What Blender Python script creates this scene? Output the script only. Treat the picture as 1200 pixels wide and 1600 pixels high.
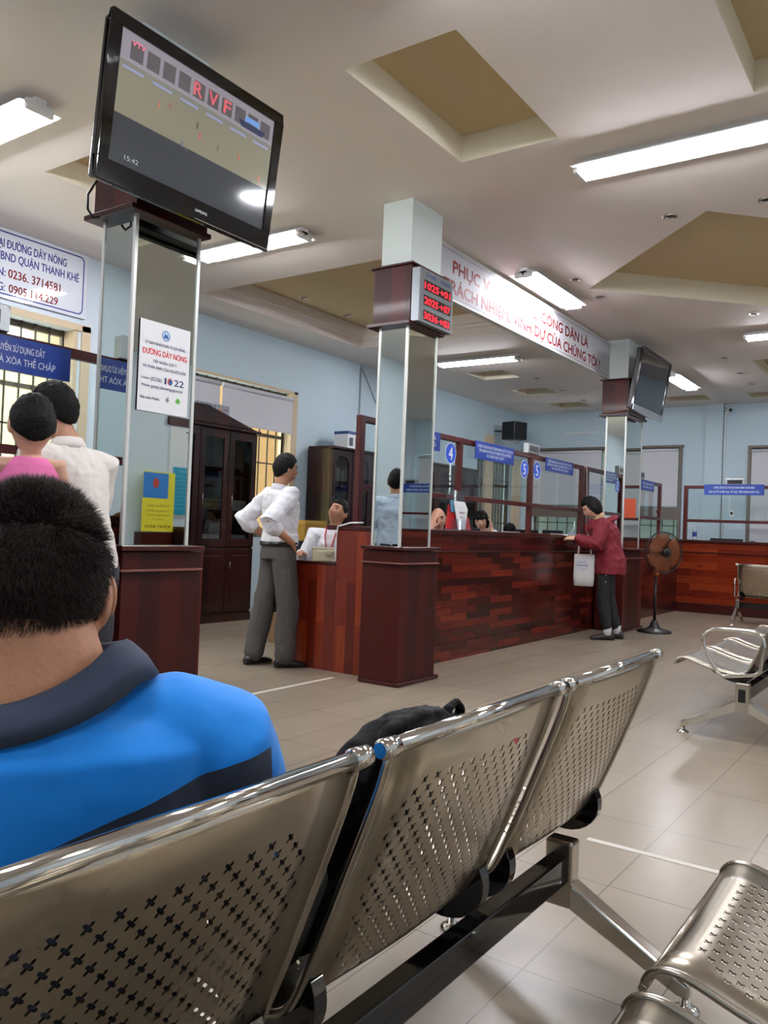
import bpy, bmesh, math, random
from mathutils import Vector, Matrix, noise
from mathutils.geometry import delaunay_2d_cdt
random.seed(7)
PI = math.pi
SC = bpy.context.scene
COL = SC.collection
for _o in list(bpy.data.objects): bpy.data.objects.remove(_o)

# ------------------------------------------------------------------ camera
cd = bpy.data.cameras.new('camera'); cam = bpy.data.objects.new('camera', cd); COL.objects.link(cam)
YAW, PIT, ROL = 0.607185, 0.0196633, 0.0394978
_f = Vector((math.cos(YAW)*math.cos(PIT), math.sin(YAW)*math.cos(PIT), math.sin(PIT)))
_r = Vector((math.sin(YAW), -math.cos(YAW), 0)); _u = _r.cross(_f)
_r2 = math.cos(ROL)*_r + math.sin(ROL)*_u; _u2 = -math.sin(ROL)*_r + math.cos(ROL)*_u
cam.matrix_world = Matrix(((_r2.x, _u2.x, -_f.x, 0), (_r2.y, _u2.y, -_f.y, 0), (_r2.z, _u2.z, -_f.z, 1.13), (0, 0, 0, 1)))
cd.sensor_fit = 'AUTO'; cd.sensor_width = 36; cd.lens = 1282.06/1600*36; cd.clip_start = 0.02
SC.camera = cam
# ------------------------------------------------------------------ world, view
w = bpy.data.worlds.new('daylight'); SC.world = w; w.use_nodes = True
w.node_tree.nodes['Background'].inputs[0].default_value = (0.93, 0.97, 1.0, 1)
w.node_tree.nodes['Background'].inputs[1].default_value = 3.0
SC.view_settings.view_transform = 'Standard'; SC.view_settings.look = 'None'
SC.view_settings.gamma = 1; SC.view_settings.use_curve_mapping = False
SC.view_settings.exposure = 1.4
TUBE_STRENGTH = 62.0
SC.cycles.max_bounces = 10; SC.cycles.transparent_max_bounces = 24
SC.cycles.sample_clamp_indirect = 6.0
SC.cycles.caustics_reflective = False; SC.cycles.caustics_refractive = False

# ------------------------------------------------------------------ materials
def lin(c):
    c = c/255.0
    return c/12.92 if c <= 0.04045 else ((c+0.055)/1.055)**2.4
def C(r, g, b): return (lin(r), lin(g), lin(b), 1)
MATS = {}
class NT:
    """small helper round a node tree"""
    def __init__(s, m): s.t = m.node_tree; s.n = s.t.nodes; s.l = s.t.links
    def new(s, typ, **kw):
        k = s.n.new(typ)
        for a, b in kw.items(): setattr(k, a, b)
        return k
    def link(s, a, b): s.l.new(a, b)
    def math(s, op, a, b=None):
        k = s.new('ShaderNodeMath', operation=op)
        for i, v in enumerate((a, b)):
            if v is None: continue
            if isinstance(v, (int, float)): k.inputs[i].default_value = v
            else: s.link(v, k.inputs[i])
        return k.outputs[0]
    def coord(s, scale=(1, 1, 1), loc=(0, 0, 0), rot=(0, 0, 0), out='Object'):
        tc = s.new('ShaderNodeTexCoord'); mp = s.new('ShaderNodeMapping')
        mp.inputs['Scale'].default_value = scale; mp.inputs['Location'].default_value = loc; mp.inputs['Rotation'].default_value = rot
        s.link(tc.outputs[out], mp.inputs[0]); return mp.outputs[0]
def base(name):
    m = bpy.data.materials.new(name); m.use_nodes = True
    t = NT(m); b = m.node_tree.nodes['Principled BSDF']; return m, t, b
def mat(name, rgb=(200, 200, 200), rough=0.5, metal=0.0, spec=0.5, vary=0.0, vscale=3.0, bump=0.0, bscale=40.0, coat=0.0, emit=0.0, sheen=0.0, sss=0.0):
    if name in MATS: return MATS[name]
    m, t, b = base(name); c = C(*rgb)
    b.inputs['Base Color'].default_value = c; b.inputs['Roughness'].default_value = rough; b.inputs['Metallic'].default_value = metal
    b.inputs['Specular IOR Level'].default_value = spec; b.inputs['Coat Weight'].default_value = coat; b.inputs['Coat Roughness'].default_value = 0.05
    if sheen: b.inputs['Sheen Weight'].default_value = sheen
    if emit: b.inputs['Emission Color'].default_value = c; b.inputs['Emission Strength'].default_value = emit
    if vary or bump: co = t.coord()
    if vary:
        n = t.new('ShaderNodeTexNoise'); n.inputs['Scale'].default_value = vscale; n.inputs['Detail'].default_value = 5; t.link(co, n.inputs['Vector'])
        mx = t.new('ShaderNodeMix', data_type='RGBA'); t.link(n.outputs['Fac'], mx.inputs[0])
        mx.inputs[6].default_value = tuple(x*(1-vary) for x in c[:3])+(1,); mx.inputs[7].default_value = tuple(min(1, x*(1+vary)) for x in c[:3])+(1,)
        t.link(mx.outputs[2], b.inputs['Base Color'])
    if bump:
        n2 = t.new('ShaderNodeTexNoise'); n2.inputs['Scale'].default_value = bscale; n2.inputs['Detail'].default_value = 3; t.link(co, n2.inputs['Vector'])
        bp = t.new('ShaderNodeBump'); bp.inputs['Strength'].default_value = bump; bp.inputs['Distance'].default_value = 0.01
        t.link(n2.outputs['Fac'], bp.inputs['Height']); t.link(bp.outputs[0], b.inputs['Normal'])
    MATS[name] = m; return m
def emis(name, rgb, k):
    if name in MATS: return MATS[name]
    m = bpy.data.materials.new(name); m.use_nodes = True; t = NT(m); t.n.clear()
    e = t.new('ShaderNodeEmission'); e.inputs[0].default_value = C(*rgb); e.inputs[1].default_value = k
    o = t.new('ShaderNodeOutputMaterial'); t.link(e.outputs[0], o.inputs[0]); MATS[name] = m; return m
def glass(name, tint=(1, 1, 1), ior=1.45, rough=0.0, boost=1.0):
    if name in MATS: return MATS[name]
    m = bpy.data.materials.new(name); m.use_nodes = True; t = NT(m); t.n.clear()
    tr = t.new('ShaderNodeBsdfTransparent'); tr.inputs[0].default_value = tint+(1,)
    gl = t.new('ShaderNodeBsdfGlossy'); gl.inputs['Roughness'].default_value = rough
    fr = t.new('ShaderNodeLayerWeight'); fr.inputs[0].default_value = 0.5
    f0 = ((ior-1)/(ior+1))**2
    fac = t.math('MULTIPLY', t.math('ADD', t.math('MULTIPLY', t.math('POWER', fr.outputs['Facing'], 5.0), 1-f0), f0), boost)
    mx = t.new('ShaderNodeMixShader'); t.link(fac, mx.inputs[0]); t.link(tr.outputs[0], mx.inputs[1]); t.link(gl.outputs[0], mx.inputs[2])
    o = t.new('ShaderNodeOutputMaterial'); t.link(mx.outputs[0], o.inputs[0]); MATS[name] = m; return m
def wood(name, stops, u='x', v='z', bw=0.4, rh=0.05, rough=0.22, mortar=0.0012, grain=1.0, coat=0.25, rot=False, knots=False):
    """planks: u is the direction the planks run, v across; stops = list of (pos, rgb) a plank may have"""
    if name in MATS: return MATS[name]
    m, t, b = base(name)
    tc = t.new('ShaderNodeTexCoord'); sp = t.new('ShaderNodeSeparateXYZ'); t.link(tc.outputs['Object'], sp.inputs[0])
    g = {'x': sp.outputs[0], 'y': sp.outputs[1], 'z': sp.outputs[2]}
    cb = t.new('ShaderNodeCombineXYZ'); t.link(t.math('ADD', g[u], 20.0), cb.inputs[0]); t.link(t.math('ADD', g[v], 20.0), cb.inputs[1])
    bk = t.new('ShaderNodeTexBrick'); t.link(cb.outputs[0], bk.inputs['Vector'])
    bk.inputs['Color1'].default_value = (0, 0, 0, 1); bk.inputs['Color2'].default_value = (1, 1, 1, 1); bk.inputs['Mortar'].default_value = (0, 0, 0, 1)
    bk.inputs['Scale'].default_value = 1; bk.inputs['Brick Width'].default_value = bw; bk.inputs['Row Height'].default_value = rh
    bk.inputs['Mortar Size'].default_value = mortar; bk.inputs['Mortar Smooth'].default_value = 0.1; bk.offset = 0.37; bk.offset_frequency = 2
    n = t.new('ShaderNodeTexNoise'); n.inputs['Scale'].default_value = 1; n.inputs['Detail'].default_value = 6; n.inputs['Roughness'].default_value = 0.6
    mp = t.new('ShaderNodeMapping'); mp.inputs['Scale'].default_value = (4, 60, 1); t.link(cb.outputs[0], mp.inputs[0]); t.link(mp.outputs[0], n.inputs['Vector'])
    nz = t.math('MULTIPLY', t.math('SUBTRACT', n.outputs['Fac'], 0.5), 0.55*grain)
    fac = t.math('ADD', t.math('MULTIPLY', bk.outputs['Color'], 0.85), nz)
    rp = t.new('ShaderNodeValToRGB'); t.link(fac, rp.inputs[0])
    el = rp.color_ramp.elements
    while len(el) > 1: el.remove(el[-1])
    el[0].position = stops[0][0]; el[0].color = C(*stops[0][1])
    for p, c in stops[1:]: e = el.new(p); e.color = C(*c)
    src = rp.outputs[0]
    if knots:
        kn = t.new('ShaderNodeTexNoise'); kn.inputs['Scale'].default_value = 1; kn.inputs['Detail'].default_value = 4
        mk = t.new('ShaderNodeMapping'); mk.inputs['Scale'].default_value = (3.2, 16, 1); t.link(cb.outputs[0], mk.inputs[0]); t.link(mk.outputs[0], kn.inputs['Vector'])
        kf = t.new('ShaderNodeMapRange'); kf.inputs[1].default_value = 0.62; kf.inputs[2].default_value = 0.70; t.link(kn.outputs['Fac'], kf.inputs[0])
        mx = t.new('ShaderNodeMix', data_type='RGBA'); t.link(t.math('MULTIPLY', kf.outputs[0], 0.75), mx.inputs[0]); t.link(src, mx.inputs[6]); mx.inputs[7].default_value = C(45, 12, 10)
        src = mx.outputs[2]
    t.link(src, b.inputs['Base Color'])
    b.inputs['Roughness'].default_value = rough; b.inputs['Specular IOR Level'].default_value = .22; b.inputs['Coat Weight'].default_value = coat; b.inputs['Coat Roughness'].default_value = 0.08
    MATS[name] = m; return m

MAROON = [(0.0, (44, 12, 11)), (0.5, (64, 17, 14)), (1.0, (82, 24, 18))]
M_white = mat('ceiling paint', (237, 228, 221), 0.7, vary=0.02, vscale=1.2)
M_beige = mat('recess paint', (204, 184, 144), 0.75, vary=0.03)
M_cove = mat('recess side paint', (236, 228, 206), 0.7)
M_blue_wall = mat('blue wall paint', (190, 210, 220), 0.6, vary=0.05, vscale=1.5)
M_pale_wall = mat('pale wall paint', (206, 218, 228), 0.6, vary=0.04, vscale=1.5)
M_cream = mat('cream reveal paint', (206, 187, 158), 0.7, vary=0.08, vscale=2.5)
M_pillar = mat('pale green pillar paint', (214, 224, 220), 0.6, vary=0.02)
M_maroon_v = wood('maroon panel wood', MAROON, 'z', 'x', 3.0, 0.13, 0.42, 0.001, 0.9, 0.03)
M_maroon_vy = wood('maroon panel wood side', MAROON, 'z', 'y', 3.0, 0.13, 0.42, 0.0015, 1.2, 0.05)
M_maroon = mat('maroon trim wood', (58, 16, 14), 0.28, spec=.3, vary=0.25, vscale=9, coat=0.12)
M_frame = mat('partition frame wood', (72, 19, 17), 0.32, spec=.3, vary=0.2, vscale=8, coat=0.1)
COUNTER = [(0.0, (40, 13, 12)), (0.3, (64, 19, 15)), (0.55, (82, 25, 18)), (0.8, (98, 32, 21)), (0.93, (122, 44, 26)), (1.0, (150, 62, 33))]
M_counter = wood('counter mosaic wood', COUNTER, 'x', 'z', 0.46, 0.062, 0.24, 0.001, 1.0, 0.12)
ORANGE = [(0.0, (80, 22, 13)), (0.35, (104, 33, 16)), (0.7, (122, 43, 19)), (1.0, (140, 58, 27))]
M_counter_y = wood('back counter plank wood', ORANGE, 'y', 'z', 1.1, 0.11, 0.22, 0.0008, 1.3, 0.35, knots=True)
M_desk = wood('desk plank wood', [(0.0, (84, 24, 13)), (0.4, (106, 33, 16)), (0.75, (126, 44, 19)), (1.0, (144, 58, 26))], 'z', 'y', 0.9, 0.085, 0.25, 0.0008, 1.1, 0.35)
M_cab = wood('dark cabinet wood', [(0.0, (28, 12, 11)), (0.5, (40, 17, 15)), (1.0, (54, 24, 20))], 'z', 'x', 2.5, 0.2, 0.28, 0.0004, 0.8, 0.35)
M_alu = mat('white aluminium trim', (214, 216, 210), 0.35, 0.3)
M_mirror = mat('mirror', (206, 214, 208), 0.015, 1.0)
M_black = mat('black plastic', (14, 14, 16), 0.35)
M_gloss = mat('gloss black plastic', (9, 9, 11), 0.06, spec=0.6)
M_blackmetal = mat('black painted metal', (16, 16, 17), 0.38)
M_chrome = mat('chrome', (212, 208, 200), 0.1, 1.0)
M_steel = mat('brushed steel', (186, 178, 166), 0.24, 1.0)
M_silver = mat('silver plastic', (168, 172, 174), 0.3, 0.7)
M_signblue = mat('blue sign vinyl', (20, 54, 142), 0.35)
M_letterwhite = mat('white lettering', (222, 228, 240), 0.5)
M_letterblue = mat('dark blue lettering', (38, 46, 130), 0.5)
M_letterred = mat('red lettering', (118, 5, 12), 0.55, spec=.2)
M_signwhite = mat('white sign board', (226, 228, 230), 0.12)
M_paper = mat('white paper', (232, 233, 234), 0.5)
M_led = emis('red led', (255, 30, 40), 2.2)
M_glass = glass('partition glass', (0.93, 0.97, 0.96), 1.5, 0.0, 1.0)
M_winglass = glass('window glass', (0.95, 0.96, 0.94), 1.45)
M_acrylic = glass('clear acrylic', (0.9, 0.92, 0.95), 1.5, 0.02, 1.6)
M_blind = mat('white roller blind', (206, 206, 212), 0.8)

# ------------------------------------------------------------------ mesh building
ORG = {}
class MB:
    def __init__(s): s.v = []; s.f = []; s.m = []; s.s = []
    def add(s, vs, fs, mi=0, smooth=False):
        o = len(s.v); s.v += [Vector(p) for p in vs]
        for f in fs: s.f.append([i+o for i in f]); s.m.append(mi); s.s.append(smooth)
        return s
    def box(s, x0, x1, y0, y1, z0, z1, mi=0):
        return s.add([(x, y, z) for z in (z0, z1) for y in (y0, y1) for x in (x0, x1)],
                     [(0, 2, 3, 1), (4, 5, 7, 6), (0, 1, 5, 4), (2, 6, 7, 3), (0, 4, 6, 2), (1, 3, 7, 5)], mi)
    def obox(s, c, ax, ay, az, mi=0):
        c, ax, ay, az = Vector(c), Vector(ax), Vector(ay), Vector(az)
        return s.add([c+i*ax+j*ay+k*az for k in (-1, 1) for j in (-1, 1) for i in (-1, 1)],
                     [(0, 2, 3, 1), (4, 5, 7, 6), (0, 1, 5, 4), (2, 6, 7, 3), (0, 4, 6, 2), (1, 3, 7, 5)], mi)
    def rings(s, rs, mi=0, smooth=True, cap=True, closed=False):
        n = len(rs[0]); o = []
        for r in rs: o += r
        fs = []
        m = len(rs)
        for i in range(m if closed else m-1):
            a, b = i*n, ((i+1) % m)*n
            for j in range(n): fs.append((a+j, a+(j+1) % n, b+(j+1) % n, b+j))
        s.add(o, fs, mi, smooth)
        if cap and not closed:
            s.add(rs[0], [tuple(range(n))[::-1]], mi, False); s.add(rs[-1], [tuple(range(n))], mi, False)
        return s
    def tube(s, pts, r, n=10, mi=0, caps=True, round_ends=False, closed=False):
        pts = [Vector(p) for p in pts]; k = len(pts)
        rad = list(r) if isinstance(r, (list, tuple)) else [r]*k
        rs = []; prev = None
        T = []
        for i in range(k):
            if closed: d = pts[(i+1) % k]-pts[i-1]
            else: d = pts[min(i+1, k-1)]-pts[max(i-1, 0)]
            T.append(d.normalized() if d.length > 1e-9 else Vector((0, 0, 1)))
        for i in range(k):
            if prev is None:
                a = Vector((0, 0, 1)) if abs(T[i].z) < 0.9 else Vector((1, 0, 0))
                prev = (a-T[i]*a.dot(T[i])).normalized()
            else:
                prev = prev-T[i]*prev.dot(T[i]); prev = prev.normalized() if prev.length > 1e-6 else T[i].orthogonal().normalized()
            q = T[i].cross(prev)
            rs.append([pts[i]+rad[i]*(math.cos(2*PI*j/n)*prev+math.sin(2*PI*j/n)*q) for j in range(n)])
        if round_ends and not closed:
            def dome(c, t, ring, r0):
                out = []
                for a in (0.35, 0.7, 0.92):
                    out.append([c+(p-c)*math.sqrt(1-a*a)+t*r0*a for p in ring])
                return out
            h = dome(pts[0], -T[0], rs[0], rad[0])[::-1]; e = dome(pts[-1], T[-1], rs[-1], rad[-1]); rs = h+rs+e
        return s.rings(rs, mi, True, caps, closed)
    def cyl(s, p0, p1, r0, r1=None, n=24, mi=0): return s.tube([p0, p1], [r0, r0 if r1 is None else r1], n, mi)
    def lathe(s, prof, c=(0, 0, 0), n=28, mi=0, ax=None):
        c = Vector(c); ax = Vector(ax or (0, 0, 1)).normalized(); e = ax.orthogonal().normalized(); f = ax.cross(e)
        return s.rings([[c+ax*z+max(r, 1e-4)*(math.cos(2*PI*j/n)*e+math.sin(2*PI*j/n)*f) for j in range(n)] for r, z in prof], mi)
    def ell(s, c, r, R=None, nu=20, nv=12, mi=0):
        c = Vector(c); R = R or Matrix.Identity(3)
        rs = []
        for i in range(nv+1):
            th = PI*(i/nv); th = min(max(th, 0.02), PI-0.02)
            rs.append([c+R @ Vector((r[0]*math.sin(th)*math.cos(2*PI*j/nu), r[1]*math.sin(th)*math.sin(2*PI*j/nu), -r[2]*math.cos(th))) for j in range(nu)])
        return s.rings(rs, mi)
    def prism(s, poly, d, mi=0):
        d = Vector(d); a = [Vector(p) for p in poly]; n = len(a)
        s.add(a+[p+d for p in a], [tuple(range(n))[::-1], tuple(range(n, 2*n))]+[(i, (i+1) % n, (i+1) % n+n, i+n) for i in range(n)], mi); return s
    def xf(s, M): s.v = [M @ p for p in s.v]; return s
    def mesh(s, name, mats, off=Vector((0, 0, 0)), recalc=True):
        me = bpy.data.meshes.new(name); me.from_pydata([tuple(p-off) for p in s.v], [], s.f)
        for x in (mats if isinstance(mats, (list, tuple)) else [mats]): me.materials.append(x)
        me.polygons.foreach_set('material_index', s.m); me.polygons.foreach_set('use_smooth', s.s)
        if recalc:
            b = bmesh.new(); b.from_mesh(me); bmesh.ops.remove_doubles(b, verts=b.verts, dist=1e-6); bmesh.ops.recalc_face_normals(b, faces=b.faces); b.to_mesh(me); b.free()
        me.update(); return me
    def build(s, name, mats, parent=None, bevel=0.0, seg=2, recalc=True):
        off = ORG.get(parent.name, Vector((0, 0, 0))) if parent else Vector((0, 0, 0))
        o = bpy.data.objects.new(name, s.mesh(name, mats, off, recalc)); COL.objects.link(o)
        if parent: o.parent = parent
        ORG[o.name] = off
        if bevel:
            md = o.modifiers.new('bevel', 'BEVEL'); md.width = bevel; md.segments = seg; md.limit_method = 'ANGLE'; md.angle_limit = 0.7; md.harden_normals = False
        return o
def tag(o, label=None, cat=None, group=None, kind=None):
    if label: o['label'] = label
    if cat: o['category'] = cat
    if group: o['group'] = group
    if kind: o['kind'] = kind
    return o
def thing(name, label, cat, loc=(0, 0, 0), group=None, kind=None):
    o = bpy.data.objects.new(name, None); COL.objects.link(o); o.location = loc; o.empty_display_size = 0.1
    ORG[o.name] = Vector(loc); tag(o, label, cat, group, kind); return o
def struct(name, b, mats, **kw): return tag(b.build(name, mats, **kw), kind='structure')
def dup(root, loc=None, label=None, group=None):
    r = root.copy(); COL.objects.link(r)
    if loc is not None: r.location = loc
    if label: r['label'] = label
    if group: r['group'] = group
    ORG[r.name] = ORG[root.name]
    for ch in list(root.children):
        c = ch.copy(); COL.objects.link(c); c.parent = r
        for g in list(ch.children):
            d = g.copy(); COL.objects.link(d); d.parent = c
    return r
# ---- lettering
import unicodedata
GL = {}
def raw_glyphs(text):
    if text in GL: return GL[text]
    cu = bpy.data.curves.new('lettering', 'FONT'); cu.body = text; cu.size = 1.0; cu.resolution_u = 3; cu.fill_mode = 'FRONT'
    o = bpy.data.objects.new('lettering', cu); COL.objects.link(o)
    dg = bpy.context.evaluated_depsgraph_get(); dg.update()
    me = bpy.data.meshes.new_from_object(o.evaluated_get(dg))
    GL[text] = ([v.co.copy() for v in me.vertices], [tuple(p.vertices) for p in me.polygons])
    bpy.data.objects.remove(o); bpy.data.curves.remove(cu); bpy.data.meshes.remove(me)
    return GL[text]
def span(text):
    v = raw_glyphs(text)[0]; return (min(p.x for p in v), max(p.x for p in v)) if v else (0, 0)
ACCENT = {'\u0300': [[(-.11, .13), (-.02, .13), (.07, 0), (.01, 0)]], '\u0301': [[(.11, .13), (.02, .13), (-.07, 0), (-.01, 0)]],
          '\u0302': [[(-.15, 0), (-.03, .11), (.03, .11), (0, .055), (-.08, 0)], [(.15, 0), (.08, 0), (0, .055), (-.03, .11), (.03, .11)]],
          '\u0306': [[(-.14, .10), (-.08, .0), (.08, .0), (.14, .10), (.08, .10), (.04, .05), (-.04, .05), (-.08, .10)]],
          '\u0303': [[(-.15, .02), (-.07, .10), (0, .08), (.09, .03), (.15, .10), (.15, .05), (.07, -.02), (0, .02), (-.07, .05), (-.15, -.02)]],
          '\u0309': [[(-.05, .15), (.05, .15), (.06, .09), (.02, .05), (.02, 0), (-.03, 0), (-.03, .07), (.01, .10), (-.05, .11)]]}
def glyphs(text):
    """letters and their Vietnamese marks; the marks are drawn here from plain strokes"""
    plain = ''; marks = []
    for ch in text:
        if ch in 'Đđ': marks.append((len(plain), ['bar'])); plain += 'D' if ch == 'Đ' else 'd'; continue
        d = unicodedata.normalize('NFD', ch)
        if len(d) > 1: marks.append((len(plain), list(d[1:])))
        plain += d[0]
    vs, fs = raw_glyphs(plain); vs = list(vs); fs = list(fs)
    def poly(pts):
        o = len(vs); vs.extend(Vector((x, y, 0)) for x, y in pts); fs.append(tuple(range(o, o+len(pts))))
    for k, ms in marks:
        ch = plain[k]; adv = span(plain[:k].rstrip()+'.' if not plain[:k].endswith(' ') else plain[:k]+'.')[1]-span('.')[1] if k else 0.0
        x0, x1 = span(ch); a, c = adv+x0, adv+x1; mid = (a+c)/2
        top = max(p.y for p in raw_glyphs(ch)[0]); y = top+.045
        if ch in 'iI': y = top+.03
        for m_ in ms:
            if m_ == 'bar': poly([(a-.08, .33), (a+.22, .33), (a+.22, .40), (a-.08, .40)] if ch == 'D' else [(c-.2, .56), (c+.06, .56), (c+.06, .62), (c-.2, .62)])
            elif m_ == '\u031b': poly([(c-.05, top-.10), (c+.05, top-.06), (c+.08, top+.06), (c+.15, top+.06), (c+.12, top-.10), (c-.02, top-.18)])
            elif m_ == '\u0323': poly([(mid-.05, -.17), (mid+.05, -.17), (mid+.05, -.075), (mid-.05, -.075)])
            elif m_ in ACCENT:
                for q in ACCENT[m_]: poly([(mid+x, y+z) for x, z in q])
                y += .135
    return vs, fs
def text_into(b, text, cx, cz, w, h, O, U, V, bold=0.0, mi=0, skew=0.0):
    """text w wide with capitals h tall, centred at (cx, cz) of the plane O + U*x + V*z"""
    vs, fs = glyphs(text)
    if not vs: return
    x0, x1 = min(v.x for v in vs), max(v.x for v in vs)
    cap = 0.70; sx = w/(x1-x0) if w else h/cap
    O, U, V = Vector(O), Vector(U), Vector(V)
    d = bold*.62*h/cap
    nn = U.cross(V)*.00012
    for k, (dx, dz) in enumerate(((0, 0),) if d <= 0 else ((-d, 0), (d, 0), (0, -d*.8), (0, d*.8))):
        b.add([O+nn*k+U*(cx+dx+((v.x-(x0+x1)/2)*sx)+skew*v.y*h)+V*(cz+dz+(v.y-cap/2)*h/cap) for v in vs], fs, mi)
def lettering(lines, O, U, V, m, parent, bold=0.0, name='lettering'):
    for ln in lines:
        b = MB(); text_into(b, *ln, O, U, V, bold); o = b.build(name, m, parent, recalc=False)
    return o
def disc(b, c, U, V, r, n=32, mi=0, r2=None):
    c, U, V = Vector(c), Vector(U), Vector(V)
    b.add([c+U*r*math.cos(2*PI*i/n)+V*(r2 or r)*math.sin(2*PI*i/n) for i in range(n)], [tuple(range(n))], mi); return b
# ---- remeshed organic forms
def blob(b, name, m, parent, voxel=0.006, smooth=6, disp=None, fac=0.5, off=None):
    me = b.mesh('tmp', m); t = bpy.data.objects.new('tmp', me); COL.objects.link(t)
    r = t.modifiers.new('r', 'REMESH'); r.mode = 'VOXEL'; r.voxel_size = voxel; r.use_smooth_shade = True
    if smooth:
        s = t.modifiers.new('s', 'SMOOTH'); s.factor = fac; s.iterations = smooth
    for d in (disp or []):
        tx = bpy.data.textures.new('folds', 'CLOUDS'); tx.noise_scale = d[0]; tx.noise_depth = 2
        q = t.modifiers.new('d', 'DISPLACE'); q.texture = tx; q.strength = d[1]; q.mid_level = 0.5; q.texture_coords = 'LOCAL'
    dg = bpy.context.evaluated_depsgraph_get(); dg.update()
    out = bpy.data.meshes.new_from_object(t.evaluated_get(dg)); out.name = name
    bpy.data.objects.remove(t)
    out.materials.clear(); out.materials.append(m)
    for p in out.polygons: p.use_smooth = True
    if parent and off is None: off = ORG.get(parent.name, Vector((0, 0, 0)))
    if off is not None and off.length: out.transform(Matrix.Translation(-off))
    o = bpy.data.objects.new(name, out); COL.objects.link(o)
    if parent: o.parent = parent; ORG[o.name] = ORG.get(parent.name, Vector((0, 0, 0)))
    return o

H = 3.52   # ceiling height
# ================================================================== STRUCTURE
# floor: rectangular beige tiles
m, t, b = base('beige floor tiles')
co = t.coord(loc=(-2.0+6.45, -0.895+3.275, 0))
bk = t.new('ShaderNodeTexBrick'); t.link(co, bk.inputs['Vector']); bk.offset = 0.0; bk.squash = 1.0
bk.inputs['Scale'].default_value = 1; bk.inputs['Brick Width'].default_value = 0.645; bk.inputs['Row Height'].default_value = 0.3275
bk.inputs['Mortar Size'].default_value = 0.0022; bk.inputs['Mortar Smooth'].default_value = 0.2
bk.inputs['Color1'].default_value = C(150, 137, 119); bk.inputs['Color2'].default_value = C(155, 142, 124); bk.inputs['Mortar'].default_value = C(108, 98, 86)
n = t.new('ShaderNodeTexNoise'); n.inputs['Scale'].default_value = 1.6; n.inputs['Detail'].default_value = 8
mp2 = t.coord(scale=(0.7, 3, 1)); t.link(mp2, n.inputs['Vector'])
mx = t.new('ShaderNodeMix', data_type='RGBA', blend_type='MULTIPLY'); mx.inputs[0].default_value = 1
rr = t.new('ShaderNodeMapRange'); rr.inputs[3].default_value = 0.86; rr.inputs[4].default_value = 1.08; t.link(n.outputs['Fac'], rr.inputs[0])
t.link(bk.outputs['Color'], mx.inputs[6]); t.link(rr.outputs[0], mx.inputs[7]); t.link(mx.outputs[2], b.inputs['Base Color'])
b.inputs['Roughness'].default_value = 0.27; b.inputs['Specular IOR Level'].default_value = 0.45
M_floor = m
X0, X1, Y0, Y1 = -4.0, 15.1, -3.2, 7.2
struct('floor', MB().box(X0-0.2, X1+0.25, Y0-0.2, Y1+0.25, -0.12, 0), M_floor)

# ceiling with recesses
def rect(x0, x1, y0, y1): return [(x0, y0), (x1, y0), (x1, y1), (x0, y1)]
REC = [(rect(3.32, 4.57, 2.0, 2.67), 0.17), (rect(3.36, 4.61, 0.25, 0.92), 0.17), (rect(3.26, 4.5, 4.62, 5.26), 0.17),
       (rect(5.9, 8.75, 4.1, 6.55), 0.25), ([(7.56, 0.09), (8.99, 1.52), (7.56, 2.95), (6.13, 1.52)], 0.19),
       (rect(10.82, 11.43, 5.5, 6.11), 0.15), (rect(12.38, 12.99, 5.52, 6.12), 0.15), (rect(13.94, 14.52, 5.52, 6.14), 0.15),
       (rect(11.5, 12.75, 1.58, 2.24), 0.17), (rect(13.95, 14.5, 3.4, 4.1), 0.15), (rect(14.0, 14.55, 2.2, 2.78), 0.15),
       (rect(-1.5, -0.2, 2.0, 2.67), 0.17), (rect(-1.5, -0.2, -1.6, -0.9), 0.17), (rect(3.36, 4.61, -1.6, -0.9), 0.17)]
vs = [Vector(p) for p in rect(X0-0.2, X1+0.2, Y0-0.2, Y1+0.2)]; es = [(0, 1), (1, 2), (2, 3), (3, 0)]
for poly, d in REC:
    o = len(vs); k = len(poly); vs += [Vector(p) for p in poly]; es += [(o+i, o+(i+1) % k) for i in range(k)]
ov, oe, of, *_ = delaunay_2d_cdt(vs, es, [], 0, 1e-5)
def inside(p, poly):
    r = False; j = len(poly)-1
    for i in range(len(poly)):
        if (poly[i][1] > p.y) != (poly[j][1] > p.y) and p.x < (poly[j][0]-poly[i][0])*(p.y-poly[i][1])/(poly[j][1]-poly[i][1])+poly[i][0]: r = not r
        j = i
    return r
keep = [f for f in of if not any(inside(sum((ov[i] for i in f), Vector((0, 0)))/len(f), poly) for poly, _ in REC)]
b = MB(); b.add([(p.x, p.y, H) for p in ov], [tuple(f) for f in keep], 0)
for n_, (poly, d) in enumerate(REC):
    k = len(poly)
    if n_ == 3:   # the wide recess steps back twice
        def ins(q): return rect(5.9+q, 8.75-q, 4.1+q, 6.55-q)
        lv = [(ins(0), H), (ins(0), H+0.09), (ins(0.05), H+0.09), (ins(0.05), H+0.13), (ins(0.09), H+0.13), (ins(0.09), H+0.25)]
        for (pa, za), (pb, zb) in zip(lv, lv[1:]):
            b.add([(x, y, za) for x, y in pa]+[(x, y, zb) for x, y in pb], [(i, (i+1) % 4, (i+1) % 4+4, i+4) for i in range(4)], 0)
        b.add([(x, y, H+0.25) for x, y in ins(0.09)], [(0, 1, 2, 3)], 1); continue
    b.add([(x, y, H) for x, y in poly]+[(x, y, H+d) for x, y in poly], [(i, (i+1) % k, (i+1) % k+k, i+k) for i in range(k)], 2)
    b.add([(x, y, H+d) for x, y in poly], [tuple(range(k))], 1)
b.box(X0-0.2, X1+0.25, Y0-0.2, Y1+0.25, H+0.45, H+0.55)
struct('ceiling', b, [M_white, M_beige, M_cove], recalc=False)

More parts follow.
